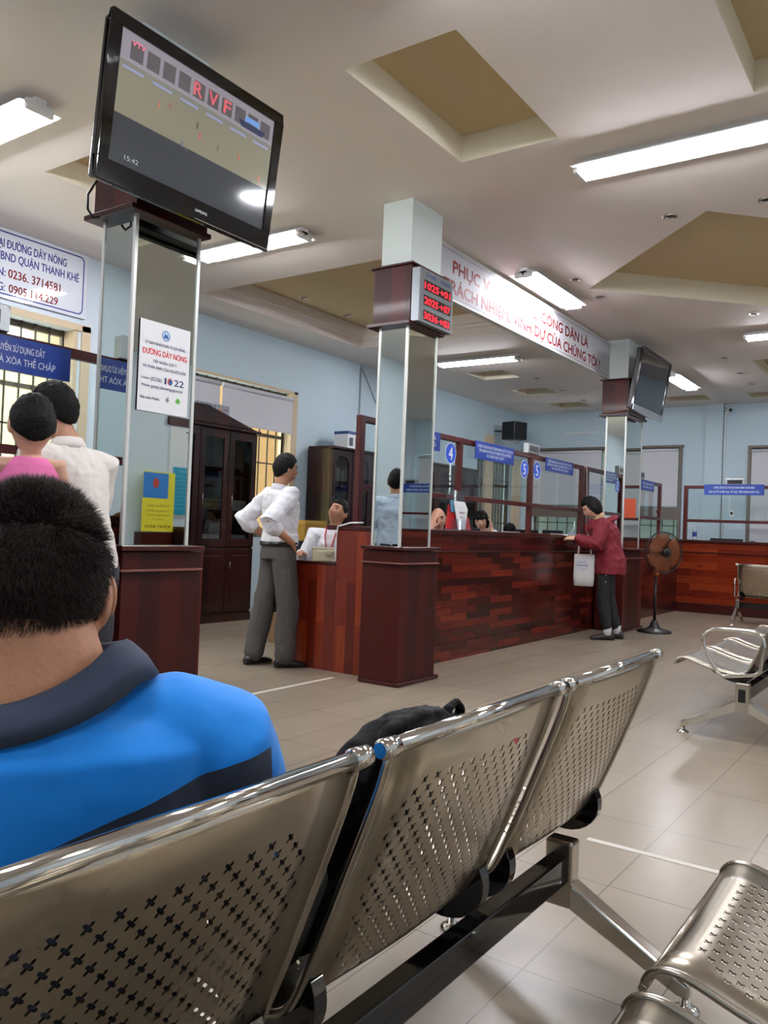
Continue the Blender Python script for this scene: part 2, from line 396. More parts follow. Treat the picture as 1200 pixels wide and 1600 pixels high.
def wall(name, axis, p, q, a0, a1, z1, holes, mats):
    """slab between p and q across its axis, spanning a0..a1 along the other, with rectangular holes (a, b, z0, z1)"""
    A = sorted({a0, a1, *[h[0] for h in holes], *[h[1] for h in holes]}); Z = sorted({0, z1, *[h[2] for h in holes], *[h[3] for h in holes]})
    b = MB()
    for i in range(len(A)-1):
        for j in range(len(Z)-1):
            ca, cz = (A[i]+A[i+1])/2, (Z[j]+Z[j+1])/2
            if any(h[0] < ca < h[1] and h[2] < cz < h[3] for h in holes): continue
            if axis == 'y': b.box(A[i], A[i+1], p, q, Z[j], Z[j+1])
            else: b.box(p, q, A[i], A[i+1], Z[j], Z[j+1])
    return struct(name, b, mats)
WA = (5.7, 8.17, 0.95, 2.85); WB = (13.3, 14.8, 0.9, 2.55); WJ = (2.2, 4.5, 1.0, 2.82)
wall('wall_left', 'y', Y1, Y1+0.2, X0-0.2, X1+0.2, H, [WA, WB, (1.8, 4.9, 0.6, 3.0)], M_blue_wall)
wall('wall_left_front', 'y', 6.6, 6.85, X0, 4.98, H, [WJ], M_pale_wall)
struct('wall_left_side', MB().box(4.88, 4.98, 6.85, Y1, 0, H), M_pale_wall)
BW1 = (4.06, 6.9, 0.9, 2.8); BW2 = (0.6, 2.87, 0.9, 2.76); BW3 = (-3.1, -1.2, 0.9, 2.76)
wall('wall_back', 'x', X1, X1+0.2, Y0-0.2, Y1, H, [BW1, BW2, BW3], M_blue_wall)
wall('wall_right', 'y', Y0-0.2, Y0, X0-0.2, X1+0.2, H, [], M_pale_wall)
wall('wall_near', 'x', X0-0.2, X0, Y0, Y1, H, [], M_blue_wall)
struct('trim_10', MB().box(15.0, X1, 3.33, 3.62, 0, H), M_blue_wall)
# reveals
struct('trim_1', MB().box(4.46, 4.499, 6.601, 6.756, 1.0, 2.82).box(4.5, 4.88, 6.851, 7.4, .6, 3.0).box(4.53, 4.62, 6.585, 6.6, 0.98, 2.87).box(2.1, 4.62, 6.585, 6.6, 2.82, 2.88), M_cream)
struct('trim_2', MB().box(8.12, 8.17, 7.18, 7.4, 0.95, 2.85).box(8.17, 8.24, 7.185, 7.2, 0.9, 2.88).box(5.6, 8.24, 7.185, 7.2, 2.85, 2.88), M_cream)
struct('trim_3', MB().box(13.55, 13.85, 7.15, 7.2, 0.3, 2.95).box(14.75, 15.05, 7.15, 7.2, 0.3, 2.6), M_cream)
# windows
M_bar = mat('window bar metal', (70, 66, 56), 0.5, 0.3); M_wf = mat('window frame', (96, 88, 72), 0.5)
def window(name, axis, pos, a0, a1, z0, z1, nb, fm=M_wf):
    def bx(bb, a, c, d0, d1, e0, e1):
        return bb.box(a, c, pos+d0, pos+d1, e0, e1) if axis == 'y' else bb.box(pos+d0, pos+d1, a, c, e0, e1)
    w_ = MB(); q = 0.05
    bx(w_, a0, a1, 0, .05, z1-q, z1); bx(w_, a0, a1, 0, .05, z0, z0+q); bx(w_, a0, a0+q, 0, .05, z0+q, z1-q); bx(w_, a1-q, a1, 0, .05, z0+q, z1-q); bx(w_, a0+q, a1-q, 0, .05, z0+(z1-z0)*.68, z0+(z1-z0)*.68+.04)
    o = struct(name, w_, fm)
    g = MB(); bx(g, a0+q, a1-q, .02, .028, z0+q, z1-q); g.build('pane', M_winglass, o)
    br = MB()
    for i in range(nb):
        a = a0+(a1-a0)*(i+.5)/nb; bx(br, a-.007, a+.007, -.03, -.016, z0, z1)
    for k in range(1, 4): z = z0+(z1-z0)*k/4; bx(br, a0, a1, -.03, -.02, z-.008, z+.008)
    br.build('bar', M_bar, o); return o
window('window_1', 'y', 6.76, 2.2, 4.5, 1.0, 2.82, 17)
window('window_2', 'y', 7.3, WA[0], WA[1], WA[2], WA[3], 16)
window('window_3', 'y', 7.3, WB[0], WB[1], WB[2], WB[3], 12, M_bar)
window('window_4', 'x', 15.2, BW1[0], BW1[1], BW1[2], BW1[3], 14)
window('window_5', 'x', 15.2, BW2[0], BW2[1], BW2[2], BW2[3], 12)
window('window_6', 'x', 15.2, BW3[0], BW3[1], BW3[2], BW3[3], 10)
M_ext = mat('yellow outside wall', (246, 226, 168), 0.8, vary=0.06)
struct('exterior_wall', MB().box(-2, 7.4, 9.2, 9.4, -0.5, 3.0), M_ext)
struct('exterior_wall_side', MB().box(7.4, 12.5, 8.5, 9.4, -0.5, 4.2), mat('tan outside wall', (190, 150, 98), 0.8, vary=.1))
struct('exterior_wall_back', MB().box(16.6, 16.8, -2, 9, -0.5, 6), mat('green outside wall', (84, 98, 92), 0.8))
struct('exterior_wall_dark', MB().box(12.5, 16.5, 8.2, 8.4, -0.5, 6), mat('dark outside wall', (60, 62, 58), 0.8))
# pale strips on the floor
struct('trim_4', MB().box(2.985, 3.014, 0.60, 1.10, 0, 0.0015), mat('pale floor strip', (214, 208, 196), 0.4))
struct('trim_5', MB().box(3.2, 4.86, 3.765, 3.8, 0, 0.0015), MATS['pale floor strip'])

# ================================================================== PILLARS
def pillar(x0, x1, label, topbox=True):
    ya, yb = 3.25, 3.50
    t = thing('mirrored_pillar', label, 'pillar', ((x0+x1)/2, 3.38, 0))
    b = MB(); b.box(x0-.01, x1+.09, 3.225, 3.565, 0.03, 1.0-.03)
    o = b.build('wooden_base', [M_maroon_v], t, bevel=.004)
    k = MB(); k.box(x0-.02, x1+.13, 3.205, 3.565, 0, .03); k.build('skirting', M_maroon, t, bevel=.008)
    k = MB(); k.box(x0-.04, x1+.06, 3.19, 3.565, .875, .885); k.build('moulding', mat('worn wood edge', (120, 70, 62), 0.3), t, bevel=.003)
    k = MB(); k.box(x0-.045, x1+.065, 3.185, 3.565, .975, 1.0); k.build('shelf_top', M_maroon, t, bevel=.005)
    k = MB(); k.box(x0+.012, x1-.012, ya+.004, ya+.01, 1.0, 2.6); k.build('mirror_panel', M_mirror, t)
    k = MB(); k.box(x0+.004, x0+.01, ya+.012, yb-.012, 1.0, 2.6); k.build('mirror_panel', M_mirror, t)
    k = MB(); k.box(x1-.01, x1-.004, ya+.012, yb-.012, 1.0, 2.6); k.build('mirror_panel', M_mirror, t)
    k = MB(); k.box(x0+.012, x1-.012, yb-.01, yb-.004, 1.0, 2.6); k.build('mirror_panel', M_mirror, t)
    k = MB(); k.box(x0+.0105, x1-.0105, ya+.0105, yb-.0105, 1.0, H); k.build('shaft_core', M_pillar, t)
    for (px, py) in ((x0, ya), (x1, ya), (x0, yb), (x1, yb)):
        s = MB(); s.box(px-.002 if px == x0 else px-.016, px+.016 if px == x0 else px+.002, py-.002 if py == ya else py-.016, py+.016 if py == ya else py+.002, 1.0, 2.6)
        s.build('corner_trim', M_alu, t)
    k = MB(); k.box(x0-.003, x1+.003, ya-.003, yb+.003, 2.62, H-.001); k.build('upper_shaft', M_pillar, t)
    k = MB(); k.box(x0-.02, x1+.02, 3.225, 3.555, 2.62, 3.03); k.build('wooden_box', [M_maroon_vy], t, bevel=.003)
    k = MB(); k.box(x0-.06, x1+.03, 3.205, 3.58, 2.595, 2.62); k.box(x0-.04, x1+.05, 3.205, 3.58, 3.03, 3.045); k.build('box_edge', M_maroon, t, bevel=.003)
    return t
P1 = pillar(2.50, 2.91, 'mirror-clad pillar under the wall television, hotline poster stuck on its mirror')
P2 = pillar(4.89, 5.30, 'mirror-clad pillar carrying the red number display, at the end of the long counter')
P3 = pillar(9.70, 10.32, 'mirror-clad pillar behind the person in the red jacket, small television above')

# ================================================================== COUNTERS
def counter_x(x0, x1, label, y0=3.6, y1=3.95):
    t = thing('service_counter', label, 'counter', ((x0+x1)/2, (y0+y1)/2, 0))
    MB().box(x0, x1, y0, y1, 0, 1.10).build('counter_body', M_counter, t)
    MB().box(x0-.012, x1, y0-.012, y0, 0.0, .15).build('plinth', M_counter, t, bevel=.003)
    MB().box(x0-.012, x1, y0-.022, y0, .942, .955).build('moulding', M_maroon, t, bevel=.003)
    MB().box(x0-.012, x1, y0-.03, y1+.12, 1.10, 1.14).build('counter_top', M_maroon, t, bevel=.008)
    return t
c1 = counter_x(5.08, 13.40, 'long dark red mosaic wood counter running behind the two mirrored pillars')
MB().box(5.06, 5.08, 3.6, 3.95, 0, 1.10).build('end_panel', M_desk, c1)
c2 = counter_x(-1.6, 2.92, 'dark wood counter behind the mirrored pillar under the television, where people queue')
t = thing('service_counter', 'orange red plank wood counter along the back of the hall', 'counter', (13.5, 0.3, 0))
MB().box(13.4, 13.75, -3.1, 3.6, 0, 1.10).build('counter_body', M_counter_y, t)
MB().box(13.388, 13.4, -3.1, 3.588, 0, .15).build('plinth', M_maroon, t, bevel=.003)
MB().box(13.378, 13.4, -3.1, 3.578, .942, .955).build('moulding', M_maroon, t, bevel=.003)
MB().box(13.37, 13.87, -3.1, 3.57, 1.10, 1.14).build('counter_top', M_maroon, t, bevel=.008)
# low desk at the open end
t = thing('desk', 'low orange brown plank desk at the open end of the long counter', 'desk', (5.3, 4.16, 0))
MB().box(5.06, 5.12, 3.952, 4.36, 0, .82).build('front_panel', M_desk, t)
MB().box(5.12, 5.42, 3.952, 4.36, .78, .82).build('carcass', M_maroon, t)
MB().box(5.38, 5.42, 3.952, 4.36, 0, .78).build('side_panel', M_desk, t)
MB().box(5.065, 5.44, 3.952, 4.375, .82, .845).build('desk_top', M_maroon, t, bevel=.004)
t = thing('work_table', 'staff worktop behind the long counter', 'table', (9.5, 4.35, 0))
MB().box(6.0, 13.0, 4.08, 4.36, .72, .76).build('table_top', M_maroon, t)
for lx in (6.03, 7.8, 9.5, 11.2, 12.9): MB().box(lx, lx+.06, 4.28, 4.34, 0, .72).build('leg', M_maroon, t)
t = thing('work_table', 'staff worktop behind the back counter', 'table', (14.1, 2, 0))
MB().box(13.88, 14.3, -3, 3.5, .72, .76).build('table_top', M_maroon, t)
for ly in (-2.9, -.5, 1.5, 3.4): MB().box(14.2, 14.26, ly, ly+.06, 0, .72).build('leg', M_maroon, t)

# glass partitions: posts, rails, panes
def partition_x(posts, y, label, ends=0.025, z0=1.14, zt=2.0, zm=1.445):
    t = thing('glass_partition', label, 'glass screen', ((posts[0]+posts[-1])/2, y, z0))
    for p in posts: MB().box(p-.03, p+.03, y-.025, y+.025, z0, zt).build('post', M_frame, t, bevel=.003)
    for a, c in zip(posts, posts[1:]):
        MB().box(a+.03, c-.03, y-.022, y+.022, zt-.05, zt).build('rail', M_frame, t, bevel=.003)
        MB().box(a+.03, c-.03, y-.022, y+.022, zm-.025, zm+.02).build('rail', M_frame, t, bevel=.003)
        MB().box(a+.03, c-.03, y-.003, y+.003, zm+.02, zt-.05).build('pane', M_glass, t)
    return t
partition_x([5.11, 6.66, 8.23, 9.73], 3.8, 'glass screen in maroon frame on the long counter, between the number display pillar and the red jacket')
partition_x([9.90, 11.46, 13.03], 3.8, 'glass screen in maroon frame standing behind the pillar with the small television')
partition_x([-1.5, 0.2, 1.75, 2.9], 3.8, 'glass screen in maroon frame behind the queue at the pillar under the television')
def partition_y(posts, x, label, z0=1.14, zt=2.0, zm=1.445):
    t = thing('glass_partition', label, 'glass screen', (x, (posts[0]+posts[-1])/2, z0))
    for p in posts: MB().box(x-.025, x+.025, p-.03, p+.03, z0, zt).build('post', M_frame, t, bevel=.003)
    for a, c in zip(posts, posts[1:]):
        MB().box(x-.022, x+.022, a+.03, c-.03, zt-.05, zt).build('rail', M_frame, t, bevel=.003)
        MB().box(x-.022, x+.022, a+.03, c-.03, zm-.025, zm+.02).build('rail', M_frame, t, bevel=.003)
        MB().box(x-.003, x+.003, a+.03, c-.03, zm+.02, zt-.05).build('pane', M_glass, t)
    return t
partition_y([1.75, 3.52], 13.5, 'glass screen in maroon frame on the orange counter, long blue sign hung on it')
partition_y([-2.9, -1.3, 0.2, 1.68], 13.5, 'glass screen in maroon frame on the far end of the orange counter')

# ================================================================== CEILING LIGHTS
M_tube = emis('lit tube', (247, 248, 255), TUBE_STRENGTH)
M_batten = mat('white batten', (225, 225, 222), 0.4)
def tube_light(x, y, ax, label, L=1.22):
    t = thing('tube_light', label, 'ceiling light', (x, y, H))
    U = Vector((1, 0, 0)) if ax == 'x' else Vector((0, 1, 0)); V = Vector((0, 1, 0)) if ax == 'x' else Vector((1, 0, 0)); c = Vector((x, y, H))
    hs_ = MB(); hs_.obox(c-Vector((0, 0, .02)), U*L/2, V*.035, Vector((0, 0, .02)))
    q_ = [c+V*a-Vector((0, 0, z)) for a, z in ((-.135, .054), (-.03, .040), (.03, .040), (.135, .054), (.135, .057), (.012, .044), (0, .075), (-.012, .044), (-.135, .057))]
    hs_.prism([p-U*L/2 for p in q_], U*L); hs_.build('housing', M_batten, t)
    for s in (-1, 1):
        k = MB(); k.obox(c+U*s*(L/2-.015)-Vector((0, 0, .055)), U*.015, V*.085, Vector((0, 0, .03))); k.build('end_cap', M_batten, t, bevel=.004)
        q = c+V*s*.058-Vector((0, 0, .066)); MB().tube([q-U*(L/2-.03), q+U*(L/2-.03)], .014, 12).build('tube', M_tube, t)
    return t
tube_light(4.98, 1.43, 'y', 'twin tube ceiling light beside the diamond ceiling recess')
tube_light(4.98, 4.95, 'y', 'twin tube ceiling light behind the large television')
tube_light(2.66, 4.97, 'y', 'twin tube ceiling light to the left of the large television')
tube_light(7.30, 3.23, 'x', 'twin tube ceiling light glaring beside the red lettered banner')
tube_light(9.92, 5.42, 'y', 'twin tube ceiling light seen under the red lettered banner')
tube_light(12.42, 3.36, 'x', 'twin tube ceiling light behind the small television')
tube_light(9.99, 1.40, 'y', 'twin tube ceiling light beyond the diamond recess')
tube_light(2.66, 1.43, 'y', 'twin tube ceiling light above the waiting benches')
tube_light(-0.4, 1.43, 'y', 'added unseen twin tube ceiling light behind the benches')  # tube lights from here down are unseen, added to light the hall
tube_light(-0.4, 4.95, 'y', 'added unseen twin tube ceiling light over the left counter')
tube_light(4.98, -1.6, 'y', 'added unseen twin tube ceiling light near the notice wall')
tube_light(9.99, -1.6, 'y', 'added unseen twin tube ceiling light near the notice wall, deep in the hall')
tube_light(0.0, -1.6, 'y', 'added unseen twin tube ceiling light near the notice wall, by the entrance')
def downlight(x, y, label, z=H):
    t = thing('downlight', label, 'downlight', (x, y, z))
    MB().lathe([(.055, 0), (.055, -.006), (.04, -.008), (.036, -.003), (.036, 0)], (x, y, z), 24).build('trim_ring', M_chrome, t)
    MB().lathe([(.036, -.001), (.02, -.005), (.0, -.006)], (x, y, z), 20).build('lens', mat('unlit lens', (70, 64, 56), 0.15), t)
for x, y, l in ((6.11, 1.77, 'unlit downlight before the diamond recess, nearer the big tube light'), (6.12, 1.12, 'unlit downlight cut by the right picture edge above the diamond recess'),
                (7.23, 2.95, 'unlit downlight beside the glaring tube, nearer the banner'), (7.87, 2.95, 'unlit downlight just past the glaring tube end'),
                (9.15, 1.76, 'unlit downlight past the far corner of the diamond recess'), (11.21, 2.5, 'unlit downlight to the right of the small television, first of its row'),
                (12.32, 2.53, 'unlit downlight second of the row right of the small television'), (13.24, 2.54, 'unlit downlight last of the row right of the small television'),
                (11.59, 5.3, 'unlit downlight beside the nearest small square recess'), (12.73, 5.36, 'unlit downlight beside the middle small square recess'), (13.77, 5.39, 'unlit downlight beside the farthest small square recess')):
    downlight(x, y, l)
downlight(7.2, 6.26, 'unlit downlight in the wide beige recess, nearer the large television', H+.25)
downlight(8.05, 6.27, 'unlit downlight in the wide beige recess, nearer the number display', H+.25)

# ================================================================== WAITING BENCHES
def steel_perforated():
    m, t, b = base('perforated steel')
    b.inputs['Base Color'].default_value = C(182, 173, 157); b.inputs['Metallic'].default_value = 1.0; b.inputs['Roughness'].default_value = 0.3
    n = t.new('ShaderNodeTexNoise'); n.inputs['Scale'].default_value = 5; n.inputs['Detail'].default_value = 5; t.link(t.coord(), n.inputs['Vector'])
    r = t.new('ShaderNodeMapRange'); r.inputs[3].default_value = 0.2; r.inputs[4].default_value = 0.32; t.link(n.outputs['Fac'], r.inputs[0]); t.link(r.outputs[0], b.inputs['Roughness'])
    uv = t.new('ShaderNodeUVMap'); sp = t.new('ShaderNodeSeparateXYZ'); t.link(uv.outputs[0], sp.inputs[0])
    U, V = sp.outputs[0], sp.outputs[1]          # metres; U across the seat from its middle, V along the shell
    P = 0.036
    def cell(off):
        x = t.math('SUBTRACT', t.math('FRACT', t.math('ADD', t.math('DIVIDE', U, P), 50+off)), 0.5)
        y = t.math('SUBTRACT', t.math('FRACT', t.math('ADD', t.math('DIVIDE', V, P), 50+off)), 0.5)
        ax, ay = t.math('ABSOLUTE', x), t.math('ABSOLUTE', y)
        arm = t.math('LESS_THAN', t.math('ABSOLUTE', t.math('SUBTRACT', ax, ay)), 0.09)
        rad = t.math('LESS_THAN', t.math('MAXIMUM', ax, ay), 0.175)
        return t.math('MULTIPLY', arm, rad)
    hole = t.math('MAXIMUM', cell(0.0), cell(0.5))
    def band(v0, v1, w):
        c = (v0+v1)/2; h = (v1-v0)/2
        a = t.math('ABSOLUTE', U); v = t.math('ABSOLUTE', t.math('SUBTRACT', V, c))
        k = t.math('MULTIPLY', t.math('LESS_THAN', a, w), t.math('LESS_THAN', v, h))
        return t.math('MULTIPLY', k, t.math('LESS_THAN', t.math('ADD', a, v), w+h-0.06))
    reg = t.math('MAXIMUM', band(0.06, 0.445, 0.235), band(0.56, 0.82, 0.225))
    fac = t.math('MULTIPLY', hole, reg)
    tr = t.new('ShaderNodeBsdfTransparent'); mx = t.new('ShaderNodeMixShader'); out = m.node_tree.nodes['Material Output']
    t.link(fac, mx.inputs[0]); t.link(b.outputs[0], mx.inputs[1]); t.link(tr.outputs[0], mx.inputs[2]); t.link(mx.outputs[0], out.inputs[0])
    return m
M_perf = steel_perforated()
PROF = [(-.565, .822), (-.553, .775), (-.53, .71), (-.497, .625), (-.462, .535), (-.43, .46), (-.412, .42), (-.392, .392), (-.355, .374), (-.30, .372), (-.22, .385), (-.14, .408), (-.08, .428), (-.045, .434), (-.018, .428), (-.003, .412), (.002, .395)]
def smooth_prof(p, k=3):
    out = []
    for i in range(len(p)-1):
        p0 = Vector(p[max(i-1, 0)]); p1 = Vector(p[i]); p2 = Vector(p[i+1]); p3 = Vector(p[min(i+2, len(p)-1)])
        for j in range(k):
            u = j/k
            out.append(0.5*((2*p1)+(p2-p0)*u+(2*p0-5*p1+4*p2-p3)*u*u+(3*p1-p0-3*p2+p3)*u**3))
    return out+[Vector(p[-1])]
PF = smooth_prof(PROF)
def bench_seat(x0, w, root):
    """one pressed steel shell with its rim tubes"""
    nx = 6; L = [0.0]
    for a, c in zip(PF, PF[1:]): L.append(L[-1]+(c-a).length)
    me = bpy.data.meshes.new('seat'); vs = []; uv = []
    xs = [x0+.02+(w-.04)*i/nx for i in range(nx+1)]
    for k, p in enumerate(PF):
        for i, x in enumerate(xs):
            e = abs(2*i/nx-1); vs.append((x, p.x-0.012*(1-e**2)*(1 if L[k] < .45 else .3), p.y-0.006*(1-e*e))); uv.append((x-(x0+w/2), L[k]))
    fs = [(k*(nx+1)+i, k*(nx+1)+i+1, (k+1)*(nx+1)+i+1, (k+1)*(nx+1)+i) for k in range(len(PF)-1) for i in range(nx)]
    me.from_pydata(vs, [], fs); me.materials.append(M_perf); ul = me.uv_layers.new(name='UVMap')
    for lp in me.loops: ul.data[lp.index].uv = uv[lp.vertex_index]
    for p in me.polygons: p.use_smooth = True
    o = bpy.data.objects.new('seat', me); COL.objects.link(o); o.parent = root; ORG[o.name] = Vector((0, 0, 0))
    md = o.modifiers.new('sheet', 'SOLIDIFY'); md.thickness = 0.0025; md.offset = 0
    for sg, x in ((1, x0+.018), (-1, x0+w-.018)):
        b = MB(); b.tube([(x-sg*.012+sg*.034, PF[0].x, PF[0].y), (x+sg*.008, PF[1].x, PF[0].y-.008)]+[(x, p.x, p.y) for p in PF[1:-1]], .0075, 8)
        b.build('rim', M_steel, o)
    b = MB(); b.tube([(x0-.006, PF[0].x, PF[0].y), (x0+w+.006, PF[0].x, PF[0].y)], .0125, 14); b.build('top_rail', M_chrome, o)
    for s, x in ((-1, x0), (1, x0+w)):
        b = MB(); b.tube([(x-s*.03, PF[0].x, PF[0].y), (x-s*.028, PF[0].x, PF[0].y), (x+s*.004, PF[0].x, PF[0].y), (x+s*.009, PF[0].x, PF[0].y)], [.0125, .0155, .0155, .011], 14)
        b.build('rail_cap', M_chrome, o)
    b = MB(); b.tube([(x0+.01, PF[-1].x, PF[-1].y), (x0+w-.01, PF[-1].x, PF[-1].y)], .007, 10); b.build('front_rim', M_steel, o)
    return o
def bench(label, loc, starts, w, rz=0.0, ends=None, arms=(), group=None):
    t = thing('waiting_bench', label, 'bench', (0, 0, 0), group)
    for x0 in starts: bench_seat(x0, w, t)
    a0, a1 = ends or (starts[0]+.12, starts[-1]+w-.16)
    MB().box(a0, a1, -.405, -.36, .225, .30).build('beam', M_gloss, t, bevel=.004)
    for x0 in starts:
        for x in (x0+.045, x0+w-.045):
            b = MB(); top = [p for p in PF if p.x > -.425 and p.x < -.19]; k = len(top); low = []
            for i, p in enumerate(top):
                d = (top[min(i+1, k-1)]-top[max(i-1, 0)]).normalized(); low.append(p+Vector((d.y, -d.x))*(0.006+.046*math.sin(PI*i/(k-1))**.7))
            poly = [(x-.015, p.x, p.y-.004) for p in top]+[(x-.015, p.x, p.y) for p in low[::-1]]
            b.prism(poly, (.03, 0, 0)); b.build('bracket', M_gloss, t, bevel=.006)
    for x in (a0-.005, a1+.005):
        b = MB()
        b.box(x-.028, x+.028, -.42, -.345, .165, .335)
        o = b.build('leg_column', M_steel, t, bevel=.008)
        MB().box(x-.0295, x+.0295, -.402, -.363, .225, .298).build('beam_cap', M_black, t)
        for s in (-1, 1):
            ya = -.3825+s*.03; yb = -.3825+s*.335
            b = MB(); b.rings([[(x-.026, ya, .235), (x+.026, ya, .235), (x+.026, ya, .165), (x-.026, ya, .165)],
                               [(x-.024, yb-s*.03, .085), (x+.024, yb-s*.03, .085), (x+.024, yb-s*.03, .04), (x-.024, yb-s*.03, .04)],
                               [(x-.018, yb, .068), (x+.018, yb, .068), (x+.018, yb, .034), (x-.018, yb, .034)]], 0, False)
            b.build('leg', M_chrome, t, bevel=.008, seg=3)
            MB().lathe([(.0, 0), (.033, 0), (.033, .006), (.022, .013), (.012, .016), (.012, .045), (0, .047)], (x, yb-s*.012, 0), 24).build('foot', M_chrome, t)
    for x in arms:
        pts = [(-.47, .415), (-.48, .50), (-.485, .56), (-.47, .605), (-.435, .625), (-.38, .628), (-.26, .625), (-.20, .612), (-.165, .58), (-.16, .545), (-.18, .48), (-.235, .385), (-.265, .362), (-.30, .36), (-.44, .385)]
        q = smooth_prof(pts+[pts[0]], 3)[:-1]
        MB().tube([(x, p.x, p.y) for p in q], .0115, 12, closed=True).build('armrest', M_chrome, t)
    t.location = loc; t.rotation_euler = (0, 0, rz); return t
bench('perforated steel waiting bench seen from behind in front, dark backpack on its middle seat', (0, 1.21, 0), (.28, .95, 1.61), .625, ends=(.5, 2.07))
bench('perforated steel waiting bench of which only two empty seat fronts show at the bottom', (0, .40, 0), (.06, .71, 1.36), .59)
bench('chrome waiting bench with loop armrest, standing beyond the empty aisle', (0, 1.345, 0), (5.03, 5.68, 6.33, 6.98), .60, ends=(5.03, 7.44), arms=(5.02, 7.60))
bench('steel waiting bench turned to face the orange counter at the back', (12.6, 2.47, 0), (.03, .68, 1.33), .60, rz=-PI/2, ends=(.03, 1.80), arms=(.0, 1.95))
bench('chrome waiting bench beyond the aisle, nearer the notice wall', (0, .38, 0), (5.2, 5.85, 6.5), .60, ends=(5.2, 6.95))

# small red sticker on the middle back
s = MB(); kx, ky, kz = 1.40, 1.21+PF[4].x, PF[4].y
for i in range(3): disc(s, (1.385+i*.006, 1.21-.5555-.0045+.001*i, .752-.004*(i % 2)), (1, 0, 0), (0, .27, .96), .006-.001*i, 14)
tag(s.build('sticker', mat('faded red print', (176, 70, 60), 0.6), recalc=False), 'tiny faded red round sticker on the middle bench back', 'sticker')

# ================================================================== TELEVISIONS
def screen_poly(pts, m, name, parent, d):
    b = MB(); b.add([(x, -d, z) for x, z in pts], [tuple(range(len(pts)))]); return b.build(name, m, parent, recalc=False)
def tv_body(t, W, Hh, sw, sh, sz=0.0, dz=0.0):
    d = .075
    b = MB(); x, z, hx, hz = W/2, Hh/2, sw/2, sh/2
    b.box(-x, x, -.03, .0, -z, -hz+dz).box(-x, x, -.03, 0, hz+dz, z).box(-x, -hx, -.03, 0, -hz+dz, hz+dz).box(hx, x, -.03, 0, -hz+dz, hz+dz)
    b.build('bezel', M_gloss, t, bevel=.006, seg=3)
    MB().box(-x+.015, x-.015, 0, .055, -z+.015, z-.015).build('back_shell', M_black, t, bevel=.012)
    MB().box(-hx, hx, -.022, -.018, -hz+dz, hz+dz).build('screen', mat('dark screen', (30, 34, 40), 0.05, spec=0.8), t)
    MB().box(-.16, .16, .055, .17, -.12, .12).build('wall_mount', M_blackmetal, t)
t = thing('television', 'large television showing a football match on the near pillar', 'television')
tv_body(t, 1.07, .72, .955, .565, dz=.02)
S = .955/2; top, bot = .3025, -.2625
hd = 0.0225
M_pitch = mat('pitch picture', (104, 101, 86), 0.1, emit=0.26)
screen_poly([(-S, bot+.21), (S, bot+.21), (S, top-.145), (-S, top-.145)], M_pitch, 'pitch_picture', t, hd)
screen_poly([(-S, bot), (S, bot), (S, bot+.21), (-S, bot+.21)], mat('track picture', (52, 55, 58), 0.08, emit=0.14), 'track_picture', t, hd)
screen_poly([(-S, top-.145), (S, top-.145), (S, top), (-S, top)], mat('stand picture', (122, 117, 124), 0.1, emit=0.22), 'stand_picture', t, hd)
for i in range(10):
    x = -S+.05+i*.09; b = MB(); b.add([(x, -hd-.0006, top-.11), (x+.070, -hd-.0006, top-.11), (x+.070, -hd-.0006, top-.035), (x, -hd-.0006, top-.035)], [(0, 1, 2, 3)])
    b.build('stand_banner', mat('stand banner picture', (84, 80, 82), 0.1, emit=0.12), t, recalc=False)
b = MB(); b.add([(-S, -hd-.0006, top-.150), (S, -hd-.0006, top-.150), (S, -hd-.0006, top-.128), (-S, -hd-.0006, top-.128)], [(0, 1, 2, 3)]); b.build('stand_rail', mat('stand rail picture', (92, 92, 84), 0.1, emit=0.4), t, recalc=False)
for i in range(6):
    b = MB(); x = -S+.02+i*.16; b.add([(x, -hd-.001, top-.160), (x+.11, -hd-.001, top-.160), (x+.11, -hd-.001, top-.148), (x, -hd-.001, top-.148)], [(0, 1, 2, 3)])
    b.build('side_board', mat('advert board picture', (118, 122, 150), 0.1, emit=0.22), t, recalc=False)
lettering([('R', -.04, top-.07, .05, .062), ('V', .055, top-.07, .055, .062), ('F', .15, top-.07, .045, .062)], (0, -hd-.0012, 0), (1, 0, 0), (0, 0, 1), mat('red picture letter', (186, 84, 92), 0.2, emit=0.25), t, .03)
lettering([('VTV', -S+.09, top-.04, .07, .022)], (0, -hd-.0012, 0), (1, 0, 0), (0, 0, 1), mat('channel logo', (196, 90, 110), 0.2, emit=0.5), t, .02)
lettering([('15:42', -S+.115, bot+.04, .075, .02)], (0, -hd-.0012, 0), (1, 0, 0), (0, 0, 1), mat('clock picture', (128, 130, 132), 0.2, emit=0.4), t)
b = MB(); b.add([(.25, -hd-.0012, top-.115), (.40, -hd-.0012, top-.115), (.42, -hd-.0012, top-.085), (.23, -hd-.0012, top-.085)], [(0, 1, 2, 3)]); b.build('score_box', mat('score picture', (36, 42, 66), 0.2, emit=0.25), t, recalc=False)
b = MB(); b.add([(.27, -hd-.0014, top-.082), (.38, -hd-.0014, top-.082), (.37, -hd-.0014, top-.055), (.28, -hd-.0014, top-.055)], [(0, 1, 2, 3)]); b.build('score_box', mat('score logo picture', (86, 120, 170), 0.2, emit=0.3), t, recalc=False)
rr = random.Random(3)
